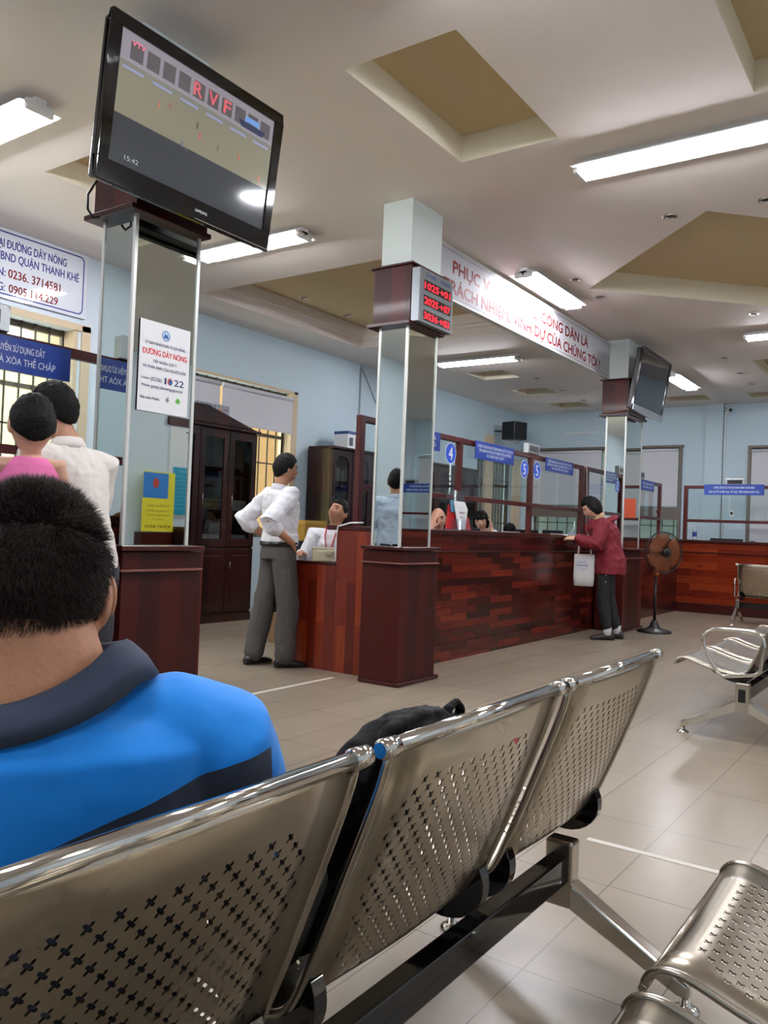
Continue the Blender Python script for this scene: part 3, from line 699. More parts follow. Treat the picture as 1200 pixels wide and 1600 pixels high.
for x, z, c in ((-.25, .065, (180, 96, 70)), (-.19, .09, (150, 80, 66)), (-.02, .07, (84, 80, 66)), (.0, .03, (196, 84, 60)), (-.1, -.045, (70, 84, 110)), (.26, .03, (190, 96, 70)), (.41, -.02, (180, 80, 66)), (.12, .02, (104, 96, 70))):
    b = MB(); b.ell((x, -hd-.001, z), (.006, .0006, .014), nu=10, nv=6); b.ell((x+.001, -hd-.001, z+.016), (.003, .0006, .004), nu=8, nv=5)
    b.add([(x+.005, -hd-.0007, z-.015), (x+.035, -hd-.0007, z-.02), (x+.035, -hd-.0007, z-.016)], [(0, 1, 2)])
    b.build('player_picture', mat('player picture %d' % c[0], tuple(int(v*.8) for v in c), 0.3, emit=0.2), t, recalc=False)
lettering([('SAMSUNG', .055, -.311, .075, .013)], (0, -.0306, 0), (1, 0, 0), (0, 0, 1), mat('pale logo', (200, 204, 210), 0.3), t, .02)
MB().box(.02, .53, -.0315, -.03, -.353, -.349).build('chrome_line', M_chrome, t)
t.location = (2.645, 3.02, 2.935); t.rotation_euler = (math.radians(6), 0, 0)
tag(MB().tube([(2.47, 3.40, 2.84), (2.425, 3.44, 2.79), (2.375, 3.46, 2.68), (2.378, 3.46, 2.61), (2.41, 3.46, 2.58), (2.44, 3.45, 2.592)], .006, 8).build('power_cable', M_black), 'black cable looping under the large television', 'cable')
t = thing('television', 'small switched-off television on the far pillar, silver lower edge', 'television')
tv_body(t, 1.14, .74, 1.04, .60, dz=.035)
b = MB(); b.rings([[(-.57+1.14*i/16, -.036-.012*math.sin(PI*i/16), -.365-.022*math.sin(PI*i/16)), (-.57+1.14*i/16, -.034-.012*math.sin(PI*i/16), -.30-.0*math.sin(PI*i/16)), (-.57+1.14*i/16, -.01, -.30), (-.57+1.14*i/16, -.01, -.365-.022*math.sin(PI*i/16))] for i in range(17)], 0, False)
b.build('lower_edge', M_silver, t)
t.location = (9.95, 3.05, 2.985); t.rotation_euler = (math.radians(9), 0, 0)
tag(MB().tube([(9.66, 3.225, 2.63), (9.655, 3.21, 2.68), (9.655, 3.20, 2.735), (9.70, 3.19, 2.72), (9.73, 3.16, 2.68)], .006, 8).tube([(9.66, 3.55, 2.635), (9.655, 3.4, 2.64), (9.65, 3.25, 2.66), (9.70, 3.19, 2.66)], .005, 8).build('loose_cable', mat('tan cable', (168, 130, 96), 0.5)), 'tan loose cable lying on the box edge beside the small television', 'cable')

# ================================================================== NUMBER DISPLAYS
t = thing('number_display', 'silver queue display with three red rows, hung on the middle pillar', 'display', (5.10, 3.19, 2.82))
MB().box(4.875, 5.345, 3.155, 3.224, 2.615, 3.005).build('housing', mat('display housing', (124, 130, 134), 0.35, 0.4), t, bevel=.004)
O = (5.11, 3.1535, 2.81)
for k in range(3):
    MB().box(4.935, 5.31, 3.1525, 3.156, 2.853-.108*k, 2.925-.108*k).build('row_window', mat('led window', (22, 8, 10), 0.3), t)
lettering([('SỐ PHIẾU', -.085, .156, .15, .026), ('ĐẾN QUẦY', .12, .156, .15, .026)], O, (1, 0, 0), (0, 0, 1), mat('display caption', (52, 62, 130), 0.5), t, .02)
lettering([(a, -.075, .077-.108*k, .19, .048) for k, a in enumerate(('1025', '2025', '3036'))]+[('→', .065, .077-.108*k, .05, .04) for k in range(3)]+[(a, .145, .077-.108*k, .085, .048) for k, a in enumerate(('01', '07', '03'))], (5.11, 3.1515, 2.81), (1, 0, 0), (0, 0, 1), M_led, t, .025, 'led_digits')
def counter_display(c, U, label, txt='', w=.30, h=.11):
    t = thing('counter_display', label, 'display', c); U = Vector(U); N = Vector((U.y, -U.x, 0)); c = Vector(c)
    MB().obox(c+Vector((0, 0, h/2)), U*w/2, N*.03, Vector((0, 0, h/2))).build('housing', M_silver, t, bevel=.005)
    MB().obox(c+Vector((0, 0, h/2))+N*.03, U*w*.37, N*.002, Vector((0, 0, h*.27))).build('window', mat('led window', (22, 8, 10), 0.3), t)
    if txt: lettering([(txt, 0, h*.5, w*.66, h*.36)], c+N*.0335, U, (0, 0, 1), M_led, t, .03, 'led_digits')
    return t
counter_display((8.25, 3.80, 2.0), (1, 0, 0), 'small dark counter display on the screen frame above the sticker numbered 5')
counter_display((13.5, 2.79, 2.0), (0, -1, 0), 'small dark counter display over the long blue sign at the back', w=.29)
counter_display((12.0, 3.80, 2.0), (1, 0, 0), 'small counter display behind the far pillar')
counter_display((1.985, 3.78, 2.0), (1, 0, 0), 'lit red counter display above the blue sign at left', '1042', w=.40, h=.13)
counter_display((0.75, 3.78, 2.0), (1, 0, 0), 'lit red counter display farther along the left counter', '1041', w=.42, h=.13)
counter_display((13.5, -2.25, 2.0), (0, -1, 0), 'small dark counter display at the far end of the orange counter', w=.29)

# ================================================================== SIGNS
def board(name, label, cat, O, U, w, h, m, th=.006, N=None):
    """board centred at O, facing N"""
    O, U = Vector(O), Vector(U); V = Vector((0, 0, 1)); N = Vector(N) if N else Vector((U.y, -U.x, 0))
    t = thing(name, label, cat, O)
    MB().obox(O, U*w/2, N*th/2, V*h/2).build('panel', m, t)
    return t, O+N*(th/2+.0008), U, V, N
# banner
t, O, U, V, N = board('banner', 'long white banner with red slogan between the middle and far pillars', 'banner', (7.50, 3.50, 3.268), (1, 0, 0), 4.36, .425, mat('banner vinyl', (182, 182, 187), 0.6, spec=.3), .05)
b = MB()
for x0, x1, z0, z1 in ((-2.15, 2.15, .185, .19), (-2.15, 2.15, -.19, -.185), (-2.15, -2.143, -.19, .19), (2.143, 2.15, -.19, .19)): b.add([O+U*x+V*z for x, z in ((x0, z0), (x1, z0), (x1, z1), (x0, z1))], [(0, 1, 2, 3)])
b.build('border_line', mat('thin dark line', (60, 62, 84), 0.5), t, recalc=False)
b = MB(); b.box(5.32, 9.68, 3.47, 3.53, 3.479, 3.487).box(5.32, 9.68, 3.47, 3.53, 3.047, 3.055).box(9.67, 9.685, 3.47, 3.53, 3.055, 3.48); b.build('edge_frame', M_alu, t)
lettering([('PHỤC VỤ TỔ CHỨC, CÔNG DÂN LÀ', -.09, .065, 3.08, .105), ('TRÁCH NHIỆM, VINH DỰ CỦA CHÚNG TÔI !', 0.035, -.105, 3.62, .105)], O, U, V, M_letterred, t, .05)
# hotline board on the left wall
t, O, U, V, N = board('hotline_board', 'large white hotline board with blue border high on the left wall', 'sign', (3.87, 6.585, 3.225), (1, 0, 0), 1.36, .585, mat('glossy white board', (222, 226, 236), 0.04, spec=0.9, coat=0.6), .02)
b = MB(); q = []
def rrect(hx, hz, r): return [(sx*(hx-r)+r*math.cos(a), sz*(hz-r)+r*math.sin(a)) for sx, sz, a0 in ((1, 1, 0), (-1, 1, PI/2), (-1, -1, PI), (1, -1, 1.5*PI)) for a in [a0+PI/2*i/6 for i in range(7)]]
A, B_ = rrect(.645, .265, .05), rrect(.633, .253, .04)
b.add([O+U*x+V*z for x, z in A]+[O+U*x+V*z for x, z in B_], [(i, (i+1) % 28, (i+1) % 28+28, i+28) for i in range(28)]); b.build('border_line', M_letterblue, t, recalc=False)
lettering([('ĐIỆN THOẠI ĐƯỜNG DÂY NÓNG', 0, .165, .92, .07), ('CHỦ TỊCH UBND QUẬN THANH KHÊ', .03, .06, 1.12, .07), ('BÀN:', -.19, -.075, .17, .068), ('DI ĐỘNG:', -.26, -.2, .31, .068)], O, U, V, M_letterblue, t, .03)
lettering([('0236. 3714581', .165, -.075, .49, .072), ('0905.114.229', .16, -.2, .46, .068)], O, U, V, M_letterred, t, .03)
# hotline poster on the mirror
t, O, U, V, N = board('hotline_poster', 'white hotline poster stuck on the near pillar mirror', 'poster', (2.708, 3.2475, 1.878), (1, 0, 0), .315, .445, M_paper, .002)
b = MB(); disc(b, O+V*.165, U, V, .026); disc(b, O+V*.165+N*.0002, U, V, .022, mi=1); b.add([O+N*.0004+U*x+V*z for x, z in ((-.018, .153), (-.005, .178), (.002, .168), (.008, .175), (.018, .153))], [(0, 1, 2, 3, 4)])
b.build('emblem', [mat('emblem blue', (44, 86, 150), 0.5), mat('emblem pale', (178, 206, 228), 0.5)], t, recalc=False)
M_txt = mat('navy small print', (44, 50, 96), 0.5)
lettering([('ỦY BAN NHÂN DÂN TP. ĐÀ NẴNG', 0, .115, .25, .014), ('TIẾP NHẬN GÓP Ý', 0, .028, .15, .014), ('VÀ PHẢN ÁNH CỦA NGƯỜI DÂN', 0, -.002, .27, .015), ('Hotline:', -.115, -.06, .05, .012), ('(0236)', -.05, -.06, .065, .018), ('Website:', -.112, -.095, .052, .012), ('gopy.danang.gov.vn', .02, -.095, .20, .015), ('Phần mềm Mobile', -.085, -.155, .12, .013)], O+N*.0003, U, V, M_txt, t, .012)
lettering([('ĐƯỜNG DÂY NÓNG', 0, .072, .28, .028)], O+N*.0003, U, V, mat('bright red print', (222, 46, 50), 0.5), t, .03)
lettering([('1', .008, -.058, .010, .032), ('22', .095, -.058, .062, .032)], O+N*.0003, U, V, M_txt, t, .03)
b = MB(); disc(b, O+N*.0003+U*.037-V*.058, U, V, .016, r2=.018); b.build('emblem', mat('emblem orange', (222, 92, 60), 0.5), t, recalc=False)
b = MB(); disc(b, O+N*.0006+U*.040-V*.060, U, V, .012, r2=.015); b.build('emblem', MATS['emblem blue'], t, recalc=False)
b = MB(); disc(b, O+N*.0004+U*.025-V*.152, U, V, .010, r2=.011); disc(b, O+N*.0004+U*.029-V*.136, U, V, .003, r2=.005); b.build('app_icon', mat('grey icon', (120, 122, 128), 0.5), t, recalc=False)
b = MB(); c = O+N*.0004+U*.092-V*.15; b.add([c+U*x+V*z for x, z in ((-.010, -.010), (.010, -.010), (.010, .006), (-.010, .006))], [(0, 1, 2, 3)]); disc(b, c+V*.008, U, V, .010, r2=.008); b.add([c+U*x+V*z for x, z in ((-.016, -.006), (-.012, -.006), (-.012, .006), (-.016, .006))], [(0, 1, 2, 3)]); b.add([c+U*x+V*z for x, z in ((.012, -.006), (.016, -.006), (.016, .006), (.012, .006))], [(0, 1, 2, 3)])
b.build('app_icon', mat('green icon', (104, 190, 74), 0.5), t, recalc=False)
# blue counter signs
def blue_sign(c, U, w, h, lines, label, m=M_signblue):
    t, O, U, V, N = board('counter_sign', label, 'sign', c, U, w, h, m, .008)
    lettering([(s, 0, z*h, ww*w, hh*h) for s, z, ww, hh in lines], O, U, V, M_letterwhite, t, .012); return t
blue_sign((7.30, 3.755, 1.916), (1, 0, 0), .83, .17, [('CHỨNG THỰC BẢN SAO TỪ BẢN CHÍNH, GIẤY TỜ HỘ TỊCH', .24, .92, .16), ('TIẾP NHẬN VÀ TRẢ HỒ SƠ CHỨNG THỰC HỢP ĐỒNG', 0, .84, .16), ('VÀ CHỨNG THỰC CHỮ KÝ', -.25, .46, .16)], 'blue sign of three lines hung between stickers 4 and 5')
blue_sign((8.93, 3.755, 1.92), (1, 0, 0), .80, .15, [('TIẾP NHẬN HỒ SƠ CẤP GIẤY PHÉP', .24, .86, .16), ('ĐĂNG KÝ KINH DOANH HỘ CÁ THỂ', 0, .9, .16), ('VÀ CẤP PHÉP XÂY DỰNG', -.25, .6, .16)], 'blue sign of three lines to the right of both stickers 5, nearest the red jacket')
blue_sign((5.83, 3.755, 1.91), (1, 0, 0), .80, .165, [('TIẾP NHẬN HỒ SƠ ĐẤT ĐAI', .17, .8, .2), ('VÀ NHÀ Ở, MÔI TRƯỜNG', -.17, .8, .2)], 'blue sign whose end shows right of the number display pillar')
blue_sign((12.25, 3.755, 1.915), (1, 0, 0), .64, .145, [('TIẾP NHẬN HỒ SƠ', .17, .8, .2), ('LAO ĐỘNG - TBXH', -.17, .7, .2)], 'blue sign just right of the far pillar')
blue_sign((13.462, 2.80, 1.935), (0, -1, 0), .87, .165, [('HƯỚNG DẪN HỒ SƠ, THỦ TỤC HÀNH CHÍNH VÀ TÀI CHÍNH', .2, .68, .2), ('GIẢI QUYẾT KHIẾU NẠI, TỐ CÁO, TIẾP NHẬN ĐƠN THƯ', -.2, .84, .2)], 'long blue sign of two lines on the screen over the orange counter')
blue_sign((13.462, -1.93, 1.935), (0, -1, 0), .95, .175, [('BỘ PHẬN VĂN THƯ, LƯU TRỮ HỒ SƠ', .2, .68, .2), ('TRẢ KẾT QUẢ THỦ TỤC HÀNH CHÍNH', -.2, .84, .2)], 'blue sign on the far end of the orange counter')
blue_sign((2.09, 3.755, 1.90), (1, 0, 0), .86, .165, [('CẤP GIẤY CHỨNG NHẬN QUYỀN SỬ DỤNG ĐẤT', .17, .66, .2), ('CHỈNH LÝ, THẾ CHẤP VÀ XÓA THẾ CHẤP', -.19, .80, .2)], 'blue sign over the heads of the two people queueing at left')
def number_sticker(c, n, label):
    t = thing('number_sticker', label, 'sticker', c); c = Vector(c)
    b = MB(); disc(b, c, (1, 0, 0), (0, 0, 1), .098, 40); b.build('rim', mat('white vinyl', (226, 232, 244), 0.4), t, recalc=False)
    b = MB(); disc(b, c+Vector((0, -.0006, 0)), (1, 0, 0), (0, 0, 1), .09, 40); b.build('disc', mat('bright blue vinyl', (34, 84, 206), 0.35), t, recalc=False)
    lettering([(n, 0, 0, .068, .115)], c+Vector((0, -.0012, 0)), (1, 0, 0), (0, 0, 1), MATS['white vinyl'], t, .03, 'numeral')
number_sticker((6.49, 3.792, 1.838), '4', 'round blue sticker numbered 4 on the counter glass')
number_sticker((8.065, 3.792, 1.822), '5', 'round blue sticker numbered 5 on the counter glass, left of the post')
number_sticker((8.385, 3.792, 1.832), '5', 'round blue sticker numbered 5 on the counter glass, right of the post')
number_sticker((11.8, 3.792, 1.83), '7', 'round blue sticker on the glass behind the far pillar')
# notice wall behind the benches (seen in the pillar mirrors)
struct('trim_6', MB().box(8.2, 11.5, Y0, Y0+.05, 2.56, 2.68), M_maroon)
t, O, U, V, N = board('notice_board', 'big white notice board on the wall behind the benches, seen in the pillar mirror', 'board', (9.75, Y0+.012, 1.86), (-1, 0, 0), 3.0, 1.36, M_signwhite, .02, N=(0, 1, 0))
lettering([('GƯƠNG HIẾU HỌC, VIỆC TỐT', 0, .56, 2.4, .13)], O, U, V, M_letterblue, t, .02)
def poster(c, w, h, parts, label):
    t, O, U, V, N = board('wall_poster', label, 'poster', c, (-1, 0, 0), w, h, parts[0], .006, N=(0, 1, 0))
    for x0, x1, z0, z1, m in parts[1]:
        b = MB(); b.add([O+U*x+V*z for x, z in ((x0, z0), (x1, z0), (x1, z1), (x0, z1))], [(0, 1, 2, 3)]); b.build('print_block', m, t, recalc=False)
    return t, O, U, V, N
M_ylw = mat('yellow poster', (232, 220, 50), 0.5); M_bluep = mat('blue poster', (48, 128, 206), 0.5); M_teal = mat('teal poster', (20, 150, 186), 0.5)
t, O, U, V, N = poster((7.96, Y0+.16, 1.385), .58, .87, (M_ylw, [(-.17, .29, .05, .42, M_bluep)]), 'yellow poster with a blue upper half, seen in the near pillar mirror')
b = MB(); disc(b, O+U*.06+V*.27+N*.001, U, V, .055, 20, r2=.075); b.build('emblem', mat('emblem red', (190, 66, 50), 0.5), t, recalc=False)
lettering([('THÔNG BÁO', 0, -.06, .4, .035), ('Tiếp công dân định kỳ', 0, -.13, .42, .03), ('vào các ngày trong tuần', 0, -.19, .42, .03), ('tại trụ sở', 0, -.25, .2, .03)], O+N*.001, U, V, mat('olive print', (150, 132, 40), 0.5), t)
lettering([('KÍNH BÁO', 0, -.36, .46, .04)], O+N*.001, U, V, M_letterred, t, .02)
MB().box(7.68, 8.24, Y0, Y0+.157, .0, .94).build('stand', M_maroon, t)
t, O, U, V, N = poster((8.52, Y0+.03, 1.57), .40, .72, (M_teal, []), 'teal notice sheet beside the yellow poster, seen in the near pillar mirror')
lettering([('NỘI QUY', 0, .3, .2, .03)]+[('quy định tiếp nhận hồ sơ hành chính', 0, .22-.06*i, .34, .018) for i in range(9)], O+N*.001, U, V, mat('pale print', (150, 214, 226), 0.5), t)
poster((9.05, Y0+.03, 1.57), .40, .72, (M_teal, []), 'second teal notice sheet on the white notice board')
t = thing('side_table', 'dark wooden table under the teal notices', 'table', (8.9, Y0+.3, 0))
MB().box(8.25, 9.7, Y0+.06, Y0+.55, .98, 1.03).build('table_top', M_maroon, t); MB().box(8.3, 9.65, Y0+.08, Y0+.5, .0, .98).build('cupboard', M_cab, t)

# ================================================================== PEOPLE
M_skin = mat('skin', (176, 124, 96), 0.5, vary=0.06, vscale=9)
M_skin_l = mat('light skin', (206, 160, 134), 0.5, vary=0.05, vscale=9)
M_hair = mat('black hair', (13, 11, 11), 0.6, spec=0.15, vary=0.4, vscale=60, bump=0.6, bscale=150)
M_eye = mat('dark eye', (28, 20, 18), 0.2); M_lip = mat('lips', (140, 78, 68), 0.5)
M_shirt = mat('white shirt cotton', (222, 222, 228), 0.8, sheen=0.2)
M_trouser = mat('grey trouser cloth', (74, 70, 68), 0.85)
M_shoe = mat('black shoe leather', (18, 17, 17), 0.25)
def g(x, s): return math.exp(-(x/s)**2)
def head_pt(d):
    x, y, z = d
    px, py, pz = x*.075, y*.094, z*.116
    if z < 0:
        k = 1-.36*(-z)**1.7; px *= k; py *= (1-.30*(-z)) if y < 0 else (1-.10*(-z)**2)
    if z > 0 and y < 0: py *= 1.03
    if y > 0:
        py *= 1-.05*g(abs(px)-.05, .02)
        py += y*(.021*g(px, .011)*g(pz+.022, .020)+.009*g(px, .009)*g(pz-.006, .028)-.008*g(abs(px)-.031, .014)*g(pz-.014, .012)
                 + .004*g(pz-.036, .011)*g(px, .05)+.006*g(px, .019)*g(pz+.062, .009)+.007*g(px, .02)*g(pz+.102, .014)+.003*g(abs(px)-.045, .018)*g(pz+.02, .02))
    return Vector((px, py, pz))
def dirs(nu, nv):
    out = []
    for i in range(nv+1):
        th = min(max(PI*i/nv, .012), PI-.012)
        out.append([(math.sin(th)*math.cos(2*PI*j/nu), math.sin(th)*math.sin(2*PI*j/nu), -math.cos(th)) for j in range(nu)])
    return out
def hairline(d, style):
    """>0 where hair grows"""
    x, y, z = d; h = math.hypot(x, y)+1e-6; f = y/h
    if style == 'bob':      # chin-length round the face
        zb = .52 if f > .55 else (-.95 if f < .15 else -.95+(f-.15)/.4*1.47)
    elif style == 'fringe':
        zb = .30 if f > .6 else (-.75 if f < .2 else -.75+(f-.2)/.4*1.05)
    elif style == 'thin':
        zb = .97 if f > -.2 else (.55 if f > -.5 else -.2)
    else:
        zb = .50 if f > .6 else (-.02+(f-.1)/.5*.52 if f > .1 else (-.02+(f-.1)*.50 if f < .1 else -.02))
        if f < -.2: zb = -.17+(f+.2)*.55
    return z-zb
def frame_of(yaw, pitch, roll): return (Matrix.Rotation(yaw, 3, 'Z') @ Matrix.Rotation(pitch, 3, 'X') @ Matrix.Rotation(roll, 3, 'Y'))
def add_head(b, c, R, s, ears=True):
    rs = [[c+R @ (head_pt(d)*s) for d in row] for row in dirs(36, 30)]
    b.rings(rs)
    for sx in ((-1, 1) if ears else ()): b.ell(c+R @ (Vector((sx*.077, -.008, -.004))*s), (.011*s, .026*s, .034*s), R @ Matrix.Rotation(sx*.3, 3, 'Z'), 12, 8)
def hair_cap(c, R, s, style, m, parent, thick=.14, nz=.05, flat=0):
    nu, nv = 64, 44; rs = []
    for row in dirs(nu, nv):
        q = []
        for d in row:
            k = hairline(d, style); e = min(max(k/.16+.35, 0), 1); e = e*e*(3-2*e)
            w_ = noise.noise(Vector(d)*5)*nz+noise.noise(Vector((d[0]*22, d[1]*22, d[2]*7)))*nz*.7
            p = head_pt(d)*(1+(thick*(1-.25*max(0, d[2])*flat)+w_)*e-.10*(1-e))
            if style in ('bob', 'fringe') and e > .5 and d[2] < 0: p.x *= 1+.38*(-d[2]); p.y -= .02*(-d[2])*(1 if d[1] < .3 else 0)
            q.append(c+R @ (p*s))
        rs.append(q)
    return MB().rings(rs).build('hair', m, parent)
def face_bits(c, R, s, parent, lip=M_lip, brow=True):
    def on(px, pz, lift=0.0):
        z = pz/.116; k = 1-.36*(-z)**1.7 if z < 0 else 1; x = px/(.075*k); y = math.sqrt(max(.01, 1-x*x-z*z)); p = head_pt((x, y, z)); return c+R @ ((p+Vector((0, lift, 0)))*s)
    for sx in (-1, 1):
        MB().ell(on(sx*.031, .014, .0015), (.0125*s, .005*s, .0055*s), R, 12, 8).build('eye', M_eye, parent)
        if brow: MB().tube([on(sx*.014, .031, .003), on(sx*.032, .036, .002), on(sx*.048, .030, .001)], [.003*s, .0042*s, .0025*s], 6).build('eyebrow', M_hair, parent)
    MB().ell(on(0, -.061, .0005), (.021*s, .006*s, .0075*s), R, 14, 8).build('mouth', lip, parent)
def limb(b, pts, rad, n=14): b.tube(pts, rad, n, round_ends=True)
def ring(c, rx, ry, n=20, rot=0.0, tilt=0.0, p=2.0):
    o = []
    for j in range(n):
        a = 2*PI*j/n; ca, sa = math.cos(a), math.sin(a); x = rx*math.copysign(abs(ca)**(2/p), ca); y = ry*math.copysign(abs(sa)**(2/p), sa)
        z = y*math.sin(tilt); y *= math.cos(tilt); o.append(Vector(c)+Vector((x*math.cos(rot)-y*math.sin(rot), x*math.sin(rot)+y*math.cos(rot), z)))
    return o
def add_hand(b, w_, d, nrm, s=1.0, curl=0.5, side=1, spread=.12):
    """palm and five fingers; d towards the fingertips, nrm out of the back of the hand, thumb on the side * (d x nrm) side"""
    d = Vector(d).normalized(); nrm = Vector(nrm); nrm = (nrm-d*nrm.dot(d)).normalized(); q = d.cross(nrm)*side; w_ = Vector(w_)
    b.rings([[w_+d*t*s+q*(hw*s)*math.cos(a)+nrm*(ht*s)*math.sin(a) for a in [2*PI*j/14 for j in range(14)]] for t, hw, ht in ((-.015, .024, .019), (.02, .032, .017), (.055, .040, .015), (.085, .041, .013), (.094, .036, .010))])
    for k, (o, L, r) in enumerate(((.030, .072, .0088), (.010, .082, .0090), (-.011, .076, .0086), (-.030, .060, .0078))):
        p = w_+(d*.080+q*o)*s; pts = [p-d*.02*s]; a = 0.0; dd = (d+q*spread*(o/.03)).normalized()
        for f_, c_ in ((.45, .35), (.30, .6), (.25, .5)):
            pts.append(p.copy()); a += curl*c_; v = dd*math.cos(a)-nrm*math.sin(a); p = p+v*L*f_*s
        pts.append(p); limb(b, pts, [r*s, r*s, r*.95*s, r*.88*s, r*.75*s], 10)
    p = w_+(d*.018+q*.026)*s; v = (d*.62+q*.72-nrm*.25).normalized(); v2 = (d*.92+q*.32-nrm*.3).normalized()
    limb(b, [p-q*.012*s, p, p+v*.036*s, p+v*.036*s+v2*.030*s], [.013*s, .0125*s, .0105*s, .0085*s], 10)
V3 = Vector
def person(label, loc, rz, J, o):
    """J: joints in the figure's own frame (x right, y forward, z up); o: looks"""
    t = thing('person', label, 'person', (0, 0, 0)); s = o.get('scale', 1.0)
    J = {k: V3(v) for k, v in J.items()}
    skin = o.get('skin', M_skin); hr = frame_of(*o.get('head', (0, 0, 0))); hs = o.get('hscale', 1.0)*s
    up = (J['neck']-J['pelvis']).normalized()
    def at(u, fwd=0.0): return J['pelvis'].lerp(J['neck'], u)+V3((0, fwd, 0))+V3(o.get('bend', (0, 0, 0)))*math.sin(PI*u)
    sh = (J['shR']-J['shL']).length/2; rot = math.atan2((J['shR']-J['shL']).y, (J['shR']-J['shL']).x)
    tilt = o.get('tilt', 0.0); fat = o.get('fat', 1.0)
    TOR = [(-.10, .13, .10), (0, .152, .108), (.12, .146, .106), (.32, .130, .096), (.55, .142, .105), (.75, .152, .108), (.90, .128, .085), (.98, .07, .062)]
    b = MB()
    b.rings([ring(at(u), rx*s*fat, ry*s*fat, 20, rot*max(0, u), tilt) for u, rx, ry in TOR])
    nk = J['head']+hr @ V3((0, -.018, -.075))*hs
    limb(b, [J['neck']-up*.05*s, J['neck']+up*.01, nk], [.062*s, .055*s, .052*s], 16)
    add_head(b, J['head'], hr, hs, o.get('hair') not in ('bob', 'fringe'))
    for S_ in 'LR':
        limb(b, [J['sh'+S_].lerp(at(.85), .35), J['sh'+S_], J['sh'+S_].lerp(J['el'+S_], .45), J['el'+S_], J['el'+S_].lerp(J['wr'+S_], .35), J['wr'+S_]], [v*s for v in (.050, .050, .045, .037, .038, .026)])
        hd = o.get('hand'+S_)
        if hd: add_hand(b, J['wr'+S_], hd[0], hd[1], s, hd[2], hd[3])
        limb(b, [J['hip'+S_], J['hip'+S_].lerp(J['kn'+S_], .5), J['kn'+S_], J['kn'+S_].lerp(J['an'+S_], .35), J['an'+S_]], [v*s for v in (.088, .074, .056, .056, .038)])
        limb(b, [J['an'+S_]+V3((0, 0, -.03)), J['an'+S_].lerp(J['to'+S_], .6)-V3((0, 0, .01))], [.030*s, .018*s])
    blob(b, 'body', skin, t, o.get('voxel', .007), 4, off=V3((0, 0, 0)))
    if o.get('face', True): face_bits(J['head'], hr, hs, t, brow=True)
    hair_cap(J['head'], hr, hs, o.get('hair', 'short'), o.get('hairmat', M_hair), t, o.get('hthick', .14), flat=.4)
    # shirt
    if 'shirt' in o:
        e = o.get('ease', .016); b = MB(); hem = o.get('hem', -.05)
        us = [u for u in (-.45, -.3, -.15, 0, .12, .32, .55, .75, .90, .985) if u >= hem]
        if us[0] > hem: us = [hem]+us
        def tr(u):
            if u <= TOR[0][0]: return TOR[0][1]+.02, TOR[0][2]+.012
            for (u0, a0, c0), (u1, a1, c1) in zip(TOR, TOR[1:]):
                if u0 <= u <= u1: k = (u-u0)/(u1-u0); return a0+(a1-a0)*k, c0+(c1-c0)*k
            return TOR[-1][1:]
        tl = (J['neck']-J['pelvis']).length; au = lambda u: at(u) if u >= 0 else J['pelvis']+V3((0, 0, u*tl))
        b.rings([ring(au(u), (tr(u)[0]+e)*s*fat, (tr(u)[1]+e)*s*fat, 24, rot*max(0, u), tilt) for u in us])
        L = o.get('sleeve', 1.0); rw = o.get('sleeve_r', .054)
        for S_ in ('LR' if L > 0 else ''):
            a, e_, w_ = J['sh'+S_], J['el'+S_], J['wr'+S_]
            if L <= 1: pts = [a.lerp(at(.85), .4), a, a.lerp(e_, .5*L), a.lerp(e_, L)]; rad = [.064+e*.2, .064+e*.25, .060+e*.4, .056+e*.5]
            else: pts = [a.lerp(at(.85), .4), a, a.lerp(e_, .5), e_, e_.lerp(w_, (L-1)*.5), e_.lerp(w_, L-1)]; rad = [.064+e*.2, .064+e*.25, .058+e*.4, rw+.003+e*.4, rw-.003+e*.3, rw-.010+e*.3]
            limb(b, pts, [v*s for v in rad])
        blob(b, o.get('shirt_name', 'shirt'), o['shirt'], t, o.get('voxel', .007), 5, o.get('folds', [(.10, .022*s), (.035, .006)]), off=V3((0, 0, 0)))
        if o.get('collar', True):
            b = MB(); b.rings([ring(J['neck']+up*dz*s+V3((0, dy*s, 0)), rx*s, ry*s, 24, rot, tilt-.12) for dz, rx, ry, dy in ((-.022, .082, .080, 0), (.008, .071, .068, 0), (.03, .064, .062, 0), (.031, .058, .056, 0), (-.02, .06, .06, 0))])
            b.build('collar', o.get('collarmat', o['shirt']), t)
    if 'trousers' in o:
        b = MB(); e = o.get('tease', .014); sk = o.get('flare', .0)
        b.rings([ring(at(u), (.152+e)*s*fat, (.110+e)*s*fat, 24, 0, 0) for u in (-.16, -.08, 0, .10)])
        for S_ in 'LR':
            h, k, a = J['hip'+S_], J['kn'+S_], J['an'+S_]
            limb(b, [h+V3((0, 0, .03)), h.lerp(k, .4), k, k.lerp(a, .5), a+(k-a).normalized()*o.get('cuff', .02)], [v*s for v in (.100+e*.3, .086+e*.5, .068+e*.7+sk, .064+e*.7+sk, .058+e*.7+sk)])
        blob(b, 'trousers', o['trousers'], t, .008, 5, [(.12, .020), (.04, .004)], off=V3((0, 0, 0)))
        if o.get('belt', False):
            MB().rings([ring(at(.085+du), (.156+e+k)*s*fat, (.114+e+k)*s*fat, 28) for du, k in ((-.035, .0), (-.03, .008), (.035, .008), (.04, 0))]).build('belt', M_shoe, t)
